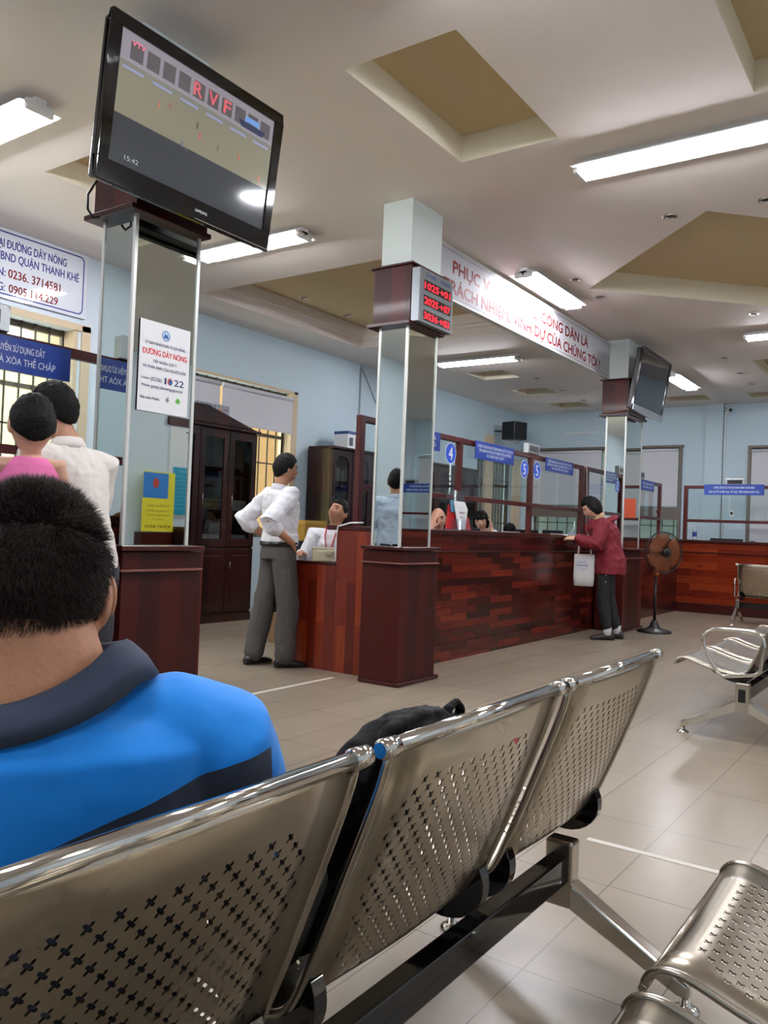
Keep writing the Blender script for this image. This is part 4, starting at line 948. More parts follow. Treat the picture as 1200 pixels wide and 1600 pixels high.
    for S_ in 'LR':
        a, q = J['an'+S_], J['to'+S_]; b = MB(); d = (q-a); d.z = 0; L = d.length; d.normalize()
        gz = min(a.z, q.z)-.075 if o.get('seated') else 0.0
        zz = a.z-.08
        side = d.cross(V3((0, 0, 1)))
        prof = [(-.075, .028, .055), (-.055, .036, .085), (-.01, .036, .095), (.05, .042, .07), (.10, .047, .055), (.15, .042, .044), (.18, .028, .030)]
        k = L/.15
        b.rings([[V3((a.x, a.y, zz))+d*u*s*k+side*hw*s*math.cos(an)+V3((0, 0, hh*s*(.5+.5*math.sin(an)))) for an in [2*PI*j/16 for j in range(16)]] for u, hw, hh in prof])
        b.build('shoe', o.get('shoes', M_shoe), t)
    t.location = loc; t.rotation_euler = (0, 0, rz)
    return t
AZ = lambda deg: math.radians(deg-90)
STAND = dict(pelvis=(0, 0, .93), neck=(0, .0, 1.415), head=(0, .03, 1.565), shL=(-.185, 0, 1.37), shR=(.185, 0, 1.37), elL=(-.25, -.03, 1.10), elR=(.25, -.03, 1.10), wrL=(-.26, .06, .88), wrR=(.26, .06, .88),
             hipL=(-.09, 0, .88), hipR=(.09, 0, .88), knL=(-.10, .02, .48), knR=(.10, .02, .48), anL=(-.11, -.02, .08), anR=(.11, -.02, .08), toL=(-.13, .13, .03), toR=(.13, .13, .03))
J = dict(STAND); J.update(elR=(.285, -.235, 1.14), wrR=(.205, .015, .985), elL=(-.30, -.19, 1.15), wrL=(-.19, .05, .99), neck=(0, -.01, 1.415), head=(0, .035, 1.57), anR=(.12, .03, .08), toR=(.15, .18, .03), anL=(-.12, -.13, .08), toL=(-.16, .02, .03), knR=(.11, .05, .48), knL=(-.11, -.05, .48))
person('man standing hand on hip in white shirt and dark grey trousers', (4.925, 4.435, 0), AZ(-22), J,
       dict(head=(.06, -.06, 0), shirt=M_shirt, shirt_name='white_shirt', sleeve=1.3, sleeve_r=.063, trousers=M_trouser, belt=True, handR=((-.55, .55, -.5), (.75, .1, .6), .35, -1), handL=((.5, .55, -.5), (-.75, .1, .6), .35, 1), hem=.06, ease=.026, folds=[(.11, .034), (.035, .008)], bend=(0, .015, 0), voxel=.006, hthick=.19, tease=.016, flare=.012, fat=1.05))
SEAT = dict(pelvis=(0, 0, .55), neck=(0, .05, 1.02), head=(0, .08, 1.17), shL=(-.185, .04, .975), shR=(.185, .04, .975), elL=(-.24, .12, .72), elR=(.24, .12, .72), wrL=(-.18, .34, .80), wrR=(.18, .34, .80),
            hipL=(-.09, .02, .52), hipR=(.09, .02, .52), knL=(-.12, .44, .53), knR=(.12, .44, .53), anL=(-.12, .42, .10), anR=(.12, .42, .10), toL=(-.13, .57, .05), toR=(.13, .57, .05))
J = dict(SEAT); J.update(neck=(-.02, .03, 1.08), head=(-.04, .045, 1.225), shL=(-.19, .03, 1.02), shR=(.17, .05, 1.04), elR=(.22, .14, .80), wrR=(.19, .30, .875), elL=(-.27, .12, .80), wrL=(-.26, .30, .87))
J.update(knL=(-.12, .30, .53), knR=(.12, .30, .53), anL=(-.12, .2, .10), anR=(.12, .2, .10), toL=(-.13, .34, .05), toR=(.13, .34, .05))
person('seated man in white shirt with red lanyard looking up at the standing man', (5.66, 4.45, .02), AZ(200), J,
       dict(head=(-.35, .38, -.12), shirt=M_shirt, shirt_name='white_shirt', sleeve=1.8, trousers=M_trouser, handR=((-.1, 1, -.05), (.1, 0, 1), .3, -1), handL=((0, 1, 0), (0, 0, 1), .5, 1), voxel=.006, seated=True, hem=-.1, folds=[(.10, .026), (.035, .007)]))
b = MB(); sm = [o_ for o_ in bpy.data.objects if o_.get('label', '').startswith('seated man')][0]
b.tube([(-.055, .075, 1.10), (-.05, .135, 1.03), (-.03, .165, .93), (-.01, .17, .84)], .006, 6).tube([(.045, .085, 1.10), (.04, .14, 1.03), (.02, .165, .93), (-.005, .17, .84)], .006, 6); b.build('lanyard', mat('red lanyard', (176, 34, 40), .6), sm)
def desk_person(label, loc, az, head=(0, 0, 0), Jx=None, **k):
    J = dict(SEAT); J.update(Jx or {}); d = dict(head=head, shirt=M_shirt, shirt_name='white_shirt', sleeve=1.8, trousers=M_trouser, handR=((0, 1, 0), (0, 0, 1), .4, -1), handL=((0, 1, 0), (0, 0, 1), .4, 1), voxel=.008, seated=True, hem=-.1); d.update(k)
    return person(label, loc, AZ(az), J, d)
M_pinkskin = mat('pinkish skin', (196, 142, 116), 0.42)
UPH = {k: (SEAT[k][0], SEAT[k][1], SEAT[k][2]+.07) for k in ('pelvis', 'neck', 'head', 'shL', 'shR', 'elL', 'elR', 'wrL', 'wrR', 'hipL', 'hipR')}
desk_person('bald man resting his cheek on his hand behind the counter glass', (7.235, 4.35, .0), 215, (0, -.1, .1), dict(UPH, wrR=(.07, .20, 1.15), elR=(.20, .26, .92)), hair='thin', hthick=.02, skin=M_pinkskin, handR=((-.1, -.25, 1), (.3, 1, .1), .5, 1))
desk_person('black-haired clerk holding a phone to the ear behind the counter glass', (8.62, 4.58, .0), 205, (-.1, -.25, .1), dict(UPH, wrL=(-.13, .12, 1.16), elL=(-.26, .12, .92), head=(0, .10, 1.26)), hair='fringe', hthick=.2, skin=M_skin_l, handL=((.15, -.1, 1), (-1, .1, .1), .9, 1))
desk_person('clerk with bowed head, only black hair showing above the counter', (10.08, 4.92, 0), 205, (0, -1.0, 0), dict(UPH, head=(0, .15, 1.15), neck=(0, .09, 1.03)), hair='bob', hthick=.18, skin=M_skin_l, face=False)
# queue at the left counter
J = dict(STAND); J.update(neck=(.0, .10, 1.43), head=(-.03, .17, 1.575), shL=(-.165, .08, 1.375), shR=(.165, .08, 1.365), elR=(.19, .20, 1.10), wrR=(.17, .42, 1.16), elL=(-.25, .13, 1.08), wrL=(-.20, .36, 1.06), pelvis=(0, -.02, .94))
person('black-haired person in white shirt at the left counter, back turned, beside the child in pink', (2.10, 3.02, .0), AZ(88), J,
       dict(head=(.25, -.22, 0), shirt=mat('cream shirt cotton', (226, 220, 212), 0.85), shirt_name='white_shirt', sleeve=.9, trousers=mat('dark trousers', (40, 40, 46), 0.85), hem=-.1, ease=.02, handR=((0, 1, -.05), (0, 0, 1), .4, -1), handL=((.2, 1, 0), (0, 0, 1), .4, 1), folds=[(.10, .022), (.035, .006)], fat=.98, hthick=.22))
J = dict(pelvis=(0, 0, 1.0), neck=(0, .01, 1.345), head=(0, .02, 1.455), shL=(-.095, 0, 1.315), shR=(.095, 0, 1.315), elL=(-.13, .05, 1.18), elR=(.125, .03, 1.17), wrL=(-.10, .16, 1.20), wrR=(.10, .13, 1.15),
         hipL=(-.06, 0, .98), hipR=(.06, 0, .98), knL=(-.10, .14, .92), knR=(.13, .10, .90), anL=(-.11, .12, .74), anR=(.14, .06, .72), toL=(-.12, .20, .70), toR=(.15, .14, .68))
person('small child in pink sleeveless top, short black hair, carried before the left counter', (1.735, 2.80, 0), AZ(60), J,
       dict(scale=.66, hscale=1.48, head=(.12, -.12, .05), shirt=mat('pink cotton', (226, 116, 168), 0.85), shirt_name='pink_top', sleeve=0, skin=M_skin_l, trousers=MATS['dark trousers'], hem=-.15, collar=False, hair='short', hthick=.15, handR=((0, 1, 0), (1, 0, 0), .4, -1), handL=((0, 1, 0), (-1, 0, 0), .4, -1), face=False, seated=True, voxel=.005, folds=[(.08, .008)]))
J = dict(STAND)
person('man in light blue shirt seen only in the middle pillar mirror, back turned', (3.46, 4.27, 0), AZ(150), J,
       dict(shirt=mat('light blue shirt', (186, 200, 222), .8), shirt_name='blue_shirt', sleeve=.9, trousers=MATS['dark trousers'], belt=True, hem=.04, ease=.028, handR=((0, .2, -1), (1, 0, 0), .4, -1), handL=((0, .2, -1), (-1, 0, 0), .4, -1), voxel=.007, folds=[(.10, .03), (.035, .006)]))
# woman in the red jacket
M_red = mat('red jacket cloth', (112, 12, 30), 0.75); M_legging = mat('black track trousers', (17, 18, 22), 0.75)
J = dict(STAND); J = {k: (v[0]*.95, v[1], v[2]*.96) for k, v in J.items()}
J.update(pelvis=(0, -.03, .89), neck=(0, .09, 1.33), head=(.0, .19, 1.452), shL=(-.17, .07, 1.27), shR=(.17, .07, 1.27), elL=(-.235, .13, 1.04), wrL=(-.17, .34, 1.10), elR=(.235, .15, 1.05), wrR=(.10, .36, 1.10), anL=(-.10, -.02, .08), anR=(.09, -.13, .08), toL=(-.13, .13, .03), toR=(.12, .02, .03), knL=(-.10, .04, .46), knR=(.09, -.03, .46))
wm = person('person in red hooded jacket and black trousers bending over the counter', (8.93, 3.155, 0), AZ(112), J,
       dict(head=(.15, -.62, 0), hair='bob', hthick=.19, skin=M_skin_l, shirt=M_red, shirt_name='red_jacket', sleeve=1.82, sleeve_r=.058, ease=.062, hem=-.37, trousers=M_legging, handL=((.35, 1, .05), (-.5, 0, .8), .45, 1), handR=((-.2, 1, 0), (.3, 0, .9), .5, -1), folds=[(.12, .03), (.04, .008)], collar=False, voxel=.006, tease=.004, cuff=.075, shoes=mat('striped dark sandal', (44, 36, 36), 0.5)))
b = MB(); b.rings([ring((0, .035+dy, 1.325+dz), rx, ry, 24, 0, -.5) for dz, dy, rx, ry in ((-.055, -.03, .125, .10), (-.02, -.06, .135, .10), (.015, -.045, .115, .085), (.02, -.02, .085, .065), (-.04, 0, .09, .07))])
b.build('hood', M_red, wm)
b = MB(); b.rings([ring((0, .10+dy, 1.335+dz), rx, rx, 20, 0, -.4) for dz, dy, rx in ((-.03, 0, .072), (.02, .015, .063), (.022, .015, .055), (-.03, 0, .058))]); b.build('scarf', mat('olive scarf', (150, 132, 84), 0.8), wm)
b = MB()
for i in range(9): z = .80-.072*i; b.box(-.188+.006*i, -.184+.006*i, .006+.01*math.sin(i*.4), .016+.01*math.sin(i*.4), z-.022, z+.022)
b.build('side_stripe', mat('white stripe', (210, 212, 216), 0.6), wm)
for sx, yy in ((-.10, -.02), (.09, -.13)):
    MB().lathe([(.044, 0), (.046, .05), (.046, .09), (.035, .092)], (sx, yy, .055), 18).build('sock', mat('white sock', (206, 206, 208), 0.9), wm)
# tote bag hanging from the forearm
t = thing('tote_bag', 'white cloth tote bag with blue print hanging from the forearm of the red jacket', 'bag', (8.80, 3.37, .58))
bag = MB(); rs = []
for z, hw, hd in ((.575, .10, .045), (.58, .11, .055), (.68, .116, .06), (.80, .114, .055), (.925, .112, .035), (.93, .106, .03), (.88, .105, .026)):
    rs.append([V3((8.80, 3.37, z))+V3((math.cos(1.9), math.sin(1.9), 0))*x+V3((-math.sin(1.9), math.cos(1.9), 0))*(y+.006*math.sin(9*x+20*z)) for x, y in [(p.x, p.y) for p in ring((0, 0, 0), hw, hd, 28, p=4)]])
bag.rings(rs, cap=True); bag.build('bag_body', mat('white bag cloth', (216, 214, 212), 0.8, vary=.03), t)
ux, nx = V3((math.cos(1.9), math.sin(1.9), 0)), V3((-math.sin(1.9), math.cos(1.9), 0))
for s_ in (-1, 1):
    p0 = V3((8.80, 3.37, .91))+nx*.024*s_
    MB().tube([p0-ux*.07, p0-ux*.062+V3((0, 0, .10)), p0-ux*.04+V3((0, 0, .19))-nx*.012*s_, p0+V3((0, 0, .215))-nx*.02*s_, p0+ux*.04+V3((0, 0, .19))-nx*.012*s_, p0+ux*.062+V3((0, 0, .10)), p0+ux*.07], .011, 8).build('handle', MATS['white bag cloth'], t)
U_ = ux*-1
for nn, s_ in ((nx, 1),):
    O = V3((8.80, 3.37, .78))+nx*.066
    lettering([('NHÀ SÁCH', -.03, .06, .10, .012), ('PHƯƠNG NAM', -.02, .025, .12, .02), ('Sách - Văn phòng phẩm', -.02, -.005, .11, .009), ('Đà Nẵng', -.02, -.03, .06, .009)], O, U_, (0, 0, 1), mat('blue bag print', (60, 80, 170), 0.6), t, .02)

# ---- the man in the blue shirt, close in front (figure frame: x right, y forward)
t = thing('person', 'man with short black hair in blue and navy polo shirt, seated close, back turned', 'person')
hero = t; Z0 = V3((0, 0, 0)); HC = V3((-.014, -.006, 1.030)); HR = frame_of(.12, -.24, .04); HS = 1.09
b = MB()
b.rings([ring((x, y, z), rx, ry, 28) for z, x, y, rx, ry in ((.43, 0, .02, .185, .15), (.58, 0, .02, .19, .14), (.74, 0, .0, .20, .135), (.84, 0, -.025, .18, .105), (.88, 0, -.035, .125, .082), (.925, 0, -.035, .095, .076), (.95, 0, -.035, .09, .075))])
limb(b, [(0, -.035, .90), (-.002, -.035, .94), HC+HR @ V3((0, -.020, -.045))], [.088, .086, .077], 20)
add_head(b, HC, HR, HS)
for sx in (-1, 1):
    limb(b, [(sx*.10, -.03, .87), (sx*.22, -.015, .84), (sx*.255, .06, .72), (sx*.25, .13, .62), (sx*.22, .26, .62), (sx*.15, .36, .66)], [.05, .054, .05, .043, .04, .028])
    add_hand(b, (sx*.15, .36, .66), (-sx*.35, 1, .15), (sx*.6, 0, .8), 1.0, .7, -sx)
    limb(b, [(sx*.09, .05, .50), (sx*.12, .30, .52), (sx*.13, .50, .53), (sx*.13, .50, .30), (sx*.13, .50, .09)], [.095, .08, .06, .055, .04])
M_nape = mat('warm skin', (190, 134, 100), 0.5, vary=0.07, vscale=14, bump=0.15, bscale=160)
blob(b, 'body', M_nape, t, .0045, 4, off=Z0); face_bits(HC, HR, HS, t)
b = MB()
for sx in (-1, 1): limb(b, [(sx*.08, .02, .52), (sx*.12, .30, .53), (sx*.13, .51, .535), (sx*.13, .50, .30), (sx*.13, .50, .10)], [.115, .095, .075, .075, .07])
b.rings([ring((0, 0, z), .20, .16, 24) for z in (.425, .50, .60)])
blob(b, 'trousers', mat('dark jeans', (34, 38, 52), 0.85), t, .008, 5, [(.1, .015)], off=Z0)
for sx in (-1, 1):
    b = MB(); b.rings([[V3((sx*.13, .50+u, 0))+V3((hw*math.cos(a), 0, hh*(.5+.5*math.sin(a)))) for a in [2*PI*j/16 for j in range(16)]] for u, hw, hh in ((-.075, .028, .055), (-.055, .036, .085), (-.01, .036, .095), (.05, .042, .07), (.10, .047, .055), (.15, .042, .044), (.18, .028, .030))])
    b.build('shoe', M_shoe, t)
# shirt: bright blue yoke, navy lower panels, blue sleeve ends
m, tt, bs = base('blue and navy polo cloth')
sp = tt.new('ShaderNodeSeparateXYZ'); tcn = tt.new('ShaderNodeTexCoord'); tt.link(tcn.outputs['Object'], sp.inputs[0])
ax = tt.math('ABSOLUTE', sp.outputs[0])
lim = tt.math('ADD', tt.math('MULTIPLY', tt.math('MULTIPLY', ax, ax), -.35), tt.math('ADD', tt.math('MULTIPLY', ax, .43), .756))
navy = tt.math('MULTIPLY', tt.math('LESS_THAN', sp.outputs[2], lim), tt.math('LESS_THAN', ax, tt.math('ADD', .286, tt.math('MULTIPLY', tt.math('SUBTRACT', .84, sp.outputs[2]), .10))))
mx = tt.new('ShaderNodeMix', data_type='RGBA'); tt.link(navy, mx.inputs[0]); mx.inputs[6].default_value = C(0, 136, 232); mx.inputs[7].default_value = C(30, 40, 60); tt.link(mx.outputs[2], bs.inputs['Base Color'])
bs.inputs['Roughness'].default_value = 0.75; bs.inputs['Sheen Weight'].default_value = 0.15
wv = tt.new('ShaderNodeTexNoise'); wv.inputs['Scale'].default_value = 700; tt.link(tcn.outputs['Object'], wv.inputs['Vector']); bp = tt.new('ShaderNodeBump'); bp.inputs['Strength'].default_value = .08; bp.inputs['Distance'].default_value = .002; tt.link(wv.outputs['Fac'], bp.inputs['Height']); tt.link(bp.outputs[0], bs.inputs['Normal'])
b = MB()
b.rings([ring((0, y, z), rx, ry, 32, 0, 0, 2.2) for z, y, rx, ry in ((.44, .02, .205, .17), (.58, .02, .212, .16), (.70, .0, .222, .155), (.80, -.02, .222, .138), (.86, -.035, .222, .128), (.89, -.04, .172, .106), (.903, -.04, .130, .086), (.912, -.035, .09, .07))])
for sx in (-1, 1):
    limb(b, [(sx*.09, -.035, .870), (sx*.165, -.032, .870), (sx*.222, -.022, .848), (sx*.245, .02, .78), (sx*.258, .06, .70)], [.064, .071, .078, .076, .074], 20)
blob(b, 'polo_shirt', m, t, .0045, 16, [(.13, .014), (.045, .003)], off=Z0)
# collar: a folded band lying round the neck, back lower than the sides
def col(a, rx, ry, dz): return V3((rx*math.cos(a), -.038+ry*math.sin(a), .968-.064*max(0, math.cos(a+2.1))+dz-.02*max(0, math.sin(a))))
angs = [-PI/2+ (PI*.93)*(i/40*2-1) for i in range(41)]
outer = [(.145, .123, -.028), (.130, .110, -.006), (.112, .094, .010), (.104, .088, .014), (.098, .083, .010), (.094, .080, -.006), (.092, .078, -.03)]
b = MB(); b.rings([[col(a, rx, ry, dz) for rx, ry, dz in outer+[(.116, .098, -.02)]] for a in angs], 0, True)
b.build('collar', mat('navy rib collar', (40, 50, 70), 0.85, bump=.1, bscale=400), t)
# short hair: dark cap plus fine strands thinning at the nape
nu, nv = 72, 56; rs = []
def hmask(d): return hairline(d, 'short')
for row in dirs(nu, nv):
    q = []
    for d in row:
        k = hmask(d)+.14+noise.noise(V3(d)*6)*.05; e = min(max((k-.10)/.25, 0), 1); e = e*e*(3-2*e)
        q.append(HC+HR @ (head_pt(d)*(1+(.075+noise.noise(V3(d)*9)*.012)*e-.05*(1-e))*HS))
    rs.append(q)
M_hair2 = mat('brown black hair', (44, 33, 27), 0.5, spec=0.4, vary=0.5, vscale=90)
cap = MB().rings(rs).build('hair', M_hair2, t)
rnd = random.Random(11); b = MB(); b.ell((.0795, -.002, 1.030), (.007, .018, .027), Matrix.Rotation(.5, 3, 'Z'), 16, 10); b.build('ear', M_nape, t); b = MB()
cnt = 0
while cnt < 26000:
    v = V3((rnd.gauss(0, 1), rnd.gauss(0, 1), rnd.gauss(0, 1))).normalized()
    k = hmask(v)+.12+noise.noise(v*6)*.05
    if k < -.16 or (k < .30 and rnd.random() > ((k+.16)/.46)**1.6): continue
    if v.y > .25: 
        if rnd.random() < .6: continue
    cnt += 1
    e = min(max((k-.10)/.25, 0), 1); p = head_pt(v)*(1+.06*e*e)
    nrm = V3((v.x, v.y, v.z)); L = .0035+.017*min(1, max(0, k+.02)/.75)*(.7+.6*rnd.random())
    comb = V3((noise.noise(v*3+V3((5, 0, 0)))*.5, -.35 if v.z > .5 else -.05, -.75 if v.z < .5 else -.1))
    dr = (nrm*.75+comb*.9+V3((rnd.gauss(0, .16), rnd.gauss(0, .16), rnd.gauss(0, .16)))).normalized()
    q = dr.orthogonal().normalized(); q2 = dr.cross(q); r0 = .00034
    tip = p+dr*L+V3((0, 0, -.12*L)); mid = p+dr*L*.55
    P = [p+q*r0, p-q*r0*.5+q2*r0*.87, p-q*r0*.5-q2*r0*.87, mid+q*r0*.8, mid-q*r0*.4+q2*r0*.7, mid-q*r0*.4-q2*r0*.7, tip]
    b.add([HC+HR @ (x*HS) for x in P], [(0, 1, 4, 3), (1, 2, 5, 4), (2, 0, 3, 5), (3, 4, 6), (4, 5, 6), (5, 3, 6)], 0, True)
b.build('hair_strands', M_hair2, t, recalc=False)
t.location = (.60, .93, 0); t.rotation_euler = (0, 0, math.radians(-40))

# ---- backpack on the middle seat
t = thing('backpack', 'black cloth backpack with grey mesh side pocket lying on the middle seat in front', 'backpack', (0, 0, 0))
M_bag = mat('black bag cloth', (9, 9, 11), 0.8, spec=.2, bump=.2, bscale=60)
b = MB()
b.rings([[V3((x, y, z)) for x, y in [(p.x, p.y) for p in ring((cx, cy, 0), rx, ry, 28, p=3)]] for z, cx, cy, rx, ry in ((.435, 1.18, .93, .225, .09), (.50, 1.18, .925, .24, .10), (.60, 1.17, .875, .22, .10), (.67, 1.15, .83, .19, .085), (.73, 1.13, .79, .16, .07), (.77, 1.12, .765, .12, .05))])
blob(b, 'pack_body', M_bag, t, .007, 5, [(.14, .03), (.05, .014)], off=Z0)
b = MB()
b.rings([[V3((x, yc+ry*math.cos(a), zc+rz*math.sin(a))) for a in [2*PI*q/18 for q in range(18)]] for x, yc, zc, ry, rz in ((.955, .725, .745, .02, .03), (.985, .718, .775, .035, .04), (1.04, .712, .798, .042, .036), (1.10, .708, .806, .044, .032), (1.16, .708, .806, .044, .028), (1.22, .712, .802, .036, .022), (1.29, .725, .785, .025, .015))])
for k in range(3): b.tube([(.97+.02*k, .69+.012*k, .76+.02*k), (1.02+.02*k, .685+.014*k, .828+.003*k), (1.10+.02*k, .686+.014*k, .838-.002*k), (1.18+.012*k, .69+.014*k, .828-.003*k), (1.23, .70+.01*k, .80)], [.008, .009, .009, .009, .008], 8)
b.tube([(1.20, .70, .80), (1.215, .695, .83), (1.24, .695, .838), (1.265, .70, .82), (1.275, .71, .79)], .009, 8)
blob(b, 'strap_bundle', M_bag, t, .004, 2, [(.06, .012)], off=Z0)
b = MB(); b.rings([[V3((x, y, z)) for x, y in [(p.x, p.y) for p in ring((.985, cy, 0), rx, ry, 20, p=2.6)]] for z, cy, rx, ry in ((.45, .90, .045, .075), (.50, .89, .055, .085), (.58, .86, .055, .085), (.60, .85, .045, .075))])
b.build('mesh_pocket', mat('grey mesh', (78, 78, 74), 0.8, bump=.6, bscale=220), t)
b = MB(); b.tube([(.935, .79, .602), (.93, .85, .604), (.94, .92, .602)], .004, 6).build('pocket_hem', mat('pale hem', (140, 140, 136), .7), t)

# ================================================================== FAN
def fan(label, loc, face, s=1.0, hz=.97, stand=True, bladecol=(186, 104, 50)):
    t = thing('stand_fan' if stand else 'desk_fan', label, 'fan', loc); L = V3(loc); N = V3(face+(0,)).normalized() if len(face) == 2 else V3(face).normalized()
    U = V3((-N.y, N.x, 0)); V = N.cross(U)*-1; V = V3((0, 0, 1)); c = L+V3((0, 0, hz))
    if stand:
        MB().lathe([(.20, 0), (.205, .012), (.19, .028), (.10, .045), (.055, .075), (.04, .12), (.026, .15), (.0, .15)], L, 32).build('base', M_blackmetal, t)
        MB().cyl(L+V3((0, 0, .14)), L+V3((0, 0, .70)), .018, .015, 16).build('pole', M_blackmetal, t)
        MB().lathe([(.02, 0), (.034, .01), (.03, .06), (.022, .07), (0, .07)], L+V3((0, 0, .69)), 20).build('collar', mat('orange plastic', (196, 100, 44), .35), t)
        MB().cyl(L+V3((0, 0, .75)), L+V3((0, 0, hz-.04)), .011, .013, 12).build('neck', M_chrome, t)
    else:
        MB().lathe([(.5*.2*s, 0), (.5*.2*s, .015*s), (.05*s, .03*s), (.02*s, .05*s), (.018*s, hz-.04), (0, hz-.04)], L, 24).build('base', M_blackmetal, t)
    R = .235*s
    MB().lathe([(.0, -.09*s), (.05*s, -.085*s), (.062*s, -.05*s), (.062*s, .03*s), (.03*s, .05*s), (0, .05*s)], c, 20, ax=N).build('motor', M_black, t)
    cc = c+N*.135*s
    cage = thing_part = None
    b = MB()
    for z, rr_ in ((0, R), (-.05*s, R*.97), (.045*s, R*.93)): b.tube([cc+N*z+(U*math.cos(a)+V*math.sin(a))*rr_ for a in [2*PI*i/40 for i in range(40)]], (.006 if z == 0 else .003)*s, 6, closed=True)
    for k in range(44):
        a = 2*PI*k/44; q = U*math.cos(a)+V*math.sin(a)
        b.tube([cc+N*.062*s+q*.045*s, cc+N*.055*s+q*R*.6, cc+N*.045*s+q*R*.93, cc+q*R], .0016*s, 4); b.tube([cc+q*R, cc-N*.05*s+q*R*.97, cc-N*.075*s+q*R*.6, cc-N*.08*s+q*.06*s], .0016*s, 4)
    b.build('cage', M_blackmetal, t)
    MB().lathe([(.05*s, -.004), (.052*s, .006*s), (.03*s, .012*s), (0, .013*s)], cc+N*.06*s, 24, ax=N).build('cap', M_gloss, t)
    m_ = mat('amber blade', (150, 82, 40), .25); m_.node_tree.nodes['Principled BSDF'].inputs['Alpha'].default_value = .62
    for k in range(3):
        b = MB(); P = []
        for i in range(9):
            u = i/8; r_ = (.035+.178*u)*s; w0 = (.62+.62*math.sin(PI*min(1, u*.62+.18)))
            P.append([cc+N*(.018*s*(v-.5)*2*(1-.3*u))+(U*math.cos(2*PI*k/3+(v-.5)*w0*1.75)+V*math.sin(2*PI*k/3+(v-.5)*w0*1.75))*r_ for v in [j/8 for j in range(9)]])
        vs = [p for row in P for p in row]; b.add(vs, [(i*9+j, i*9+j+1, i*9+j+10, i*9+j+9) for i in range(8) for j in range(8)], 0, True)
        o = b.build('blade', m_, t); md = o.modifiers.new('s', 'SOLIDIFY'); md.thickness = .002
    MB().lathe([(.04*s, -.02*s), (.04*s, .02*s), (.02*s, .03*s), (0, .03*s)], cc, 20, ax=N).build('hub', M_black, t)
    return t
fan('black stand fan with amber blades beside the far pillar', (10.07, 2.95, 0), (-.62, -.78), 1.05, .97)
fan('small fan whose round top shows behind the orange counter', (14.08, 2.62, .76), (-1, -.05), .42, .30, False, )

# ================================================================== CABINETS AND BACK-OFFICE THINGS
M_cglass = glass('cabinet glass', (.62, .64, .63), 1.5, 0, 1.3)
def cabinet(label, x0, x1, nd, z1=2.17, yf=6.75, yb=7.17, zs=.84, arch=False, pediment=False):
    t = thing('filing_cabinet', label, 'cabinet', ((x0+x1)/2, (yf+yb)/2, 0))
    MB().box(x0, x1, yf, yb, 0, .09).box(x0, x0+.03, yf+.02, yb, .09, z1).box(x1-.03, x1, yf+.02, yb, .09, z1).box(x0+.03, x1-.03, yb-.02, yb, .09, z1).box(x0+.03, x1-.03, yf+.02, yb-.02, .09, .12).box(x0+.03, x1-.03, yf+.04, yb-.02, zs-.02, zs+.02).build('carcass', M_cab, t)
    MB().box(x0-(.03 if pediment else 0), x1+(.03 if pediment else 0), yf-.035, yb, z1, z1+.035).build('cornice', M_cab, t, bevel=.008)
    for z in (1.25, 1.65): MB().box(x0+.03, x1-.03, yf+.08, yb-.02, z-.01, z+.01).build('shelf', M_cab, t)
    wd = (x1-x0)/nd
    for k in range(nd):
        a, c = x0+wd*k+.006, x0+wd*(k+1)-.006
        f = MB(); y0, y1 = yf-.002, yf+.02
        f.box(a, a+.075, y0, y1, zs+.01, z1-.01).box(c-.075, c, y0, y1, zs+.01, z1-.01).box(a+.075, c-.075, y0, y1, zs+.01, zs+.10)
        if arch:
            n = 12; w_ = (c-a-.15)/2; cx = (a+c)/2
            f.prism([(a+.075, y0, z1-.01)]+[(cx-w_*math.cos(PI*i/n), y0, z1-.20+.11*math.sin(PI*i/n)) for i in range(n+1)]+[(c-.075, y0, z1-.01)], (0, y1-y0, 0))
        else: f.box(a+.075, c-.075, y0, y1, z1-.10, z1-.01)
        d = f.build('upper_door', M_cab, t)
        MB().box(a+.07, c-.07, yf+.008, yf+.012, zs+.09, z1-.08).build('door_glass', M_cglass, d)
        MB().tube([(a+.035, yf-.025, 1.32), (a+.035, yf-.03, 1.38), (a+.035, yf-.025, 1.44)], .006, 8).build('handle', M_chrome, d)
        d = MB().box(a, c, yf-.002, yf+.02, .12, zs-.01).build('lower_door', M_cab, t, bevel=.004)
        MB().box(a+.07, c-.07, yf-.010, yf-.002, .20, zs-.09).build('raised_panel', M_cab, d, bevel=.006)
        MB().tube([(a+.045, yf-.026, .60), (a+.045, yf-.03, .64), (a+.045, yf-.026, .68)], .006, 8).build('handle', M_chrome, d)
    if pediment: MB().prism([(x0+.02, yf-.02, z1+.035), (x1-.02, yf-.02, z1+.035), ((x0+x1)/2+.08, yf-.02, z1+.24), ((x0+x1)/2-.08, yf-.02, z1+.24)], (0, .05, 0)).build('pediment', M_cab, t, bevel=.01)
    return t
cabinet('tall dark wood cabinet with glass doors behind the standing man', 5.28, 7.05, 4, pediment=True)
CX = [8.47, 9.82, 11.17, 12.52]
cabinet('dark glass-door cabinet whose plain side shows left of the seated man', CX[0], CX[1], 3, 2.16, arch=True)
cabinet('dark glass-door cabinet behind the glass, middle of the three in a row', CX[1], CX[2], 3, 2.16, arch=True)
cabinet('dark glass-door cabinet behind the glass, last before the corner window', CX[2], CX[3], 3, 2.16, arch=True)
rb = random.Random(5)
def folder_row(x0, x1, z, y, group, lab, cols, n=99):
    x = x0; k = 0
    while x < x1 and k < n:
        w_ = rb.uniform(.028, .05); h = rb.uniform(.22, .29); c = cols[k % len(cols)]
        tag(MB().box(x, x+w_, y, y+.22, z, z+h).build('folder', mat('folder %d %d %d' % c, c, .7)), ('first', 'second', 'third', 'fourth', 'fifth', 'sixth', 'seventh', 'eighth')[k]+' folder '+lab, 'folder', group); x += w_+.003; k += 1
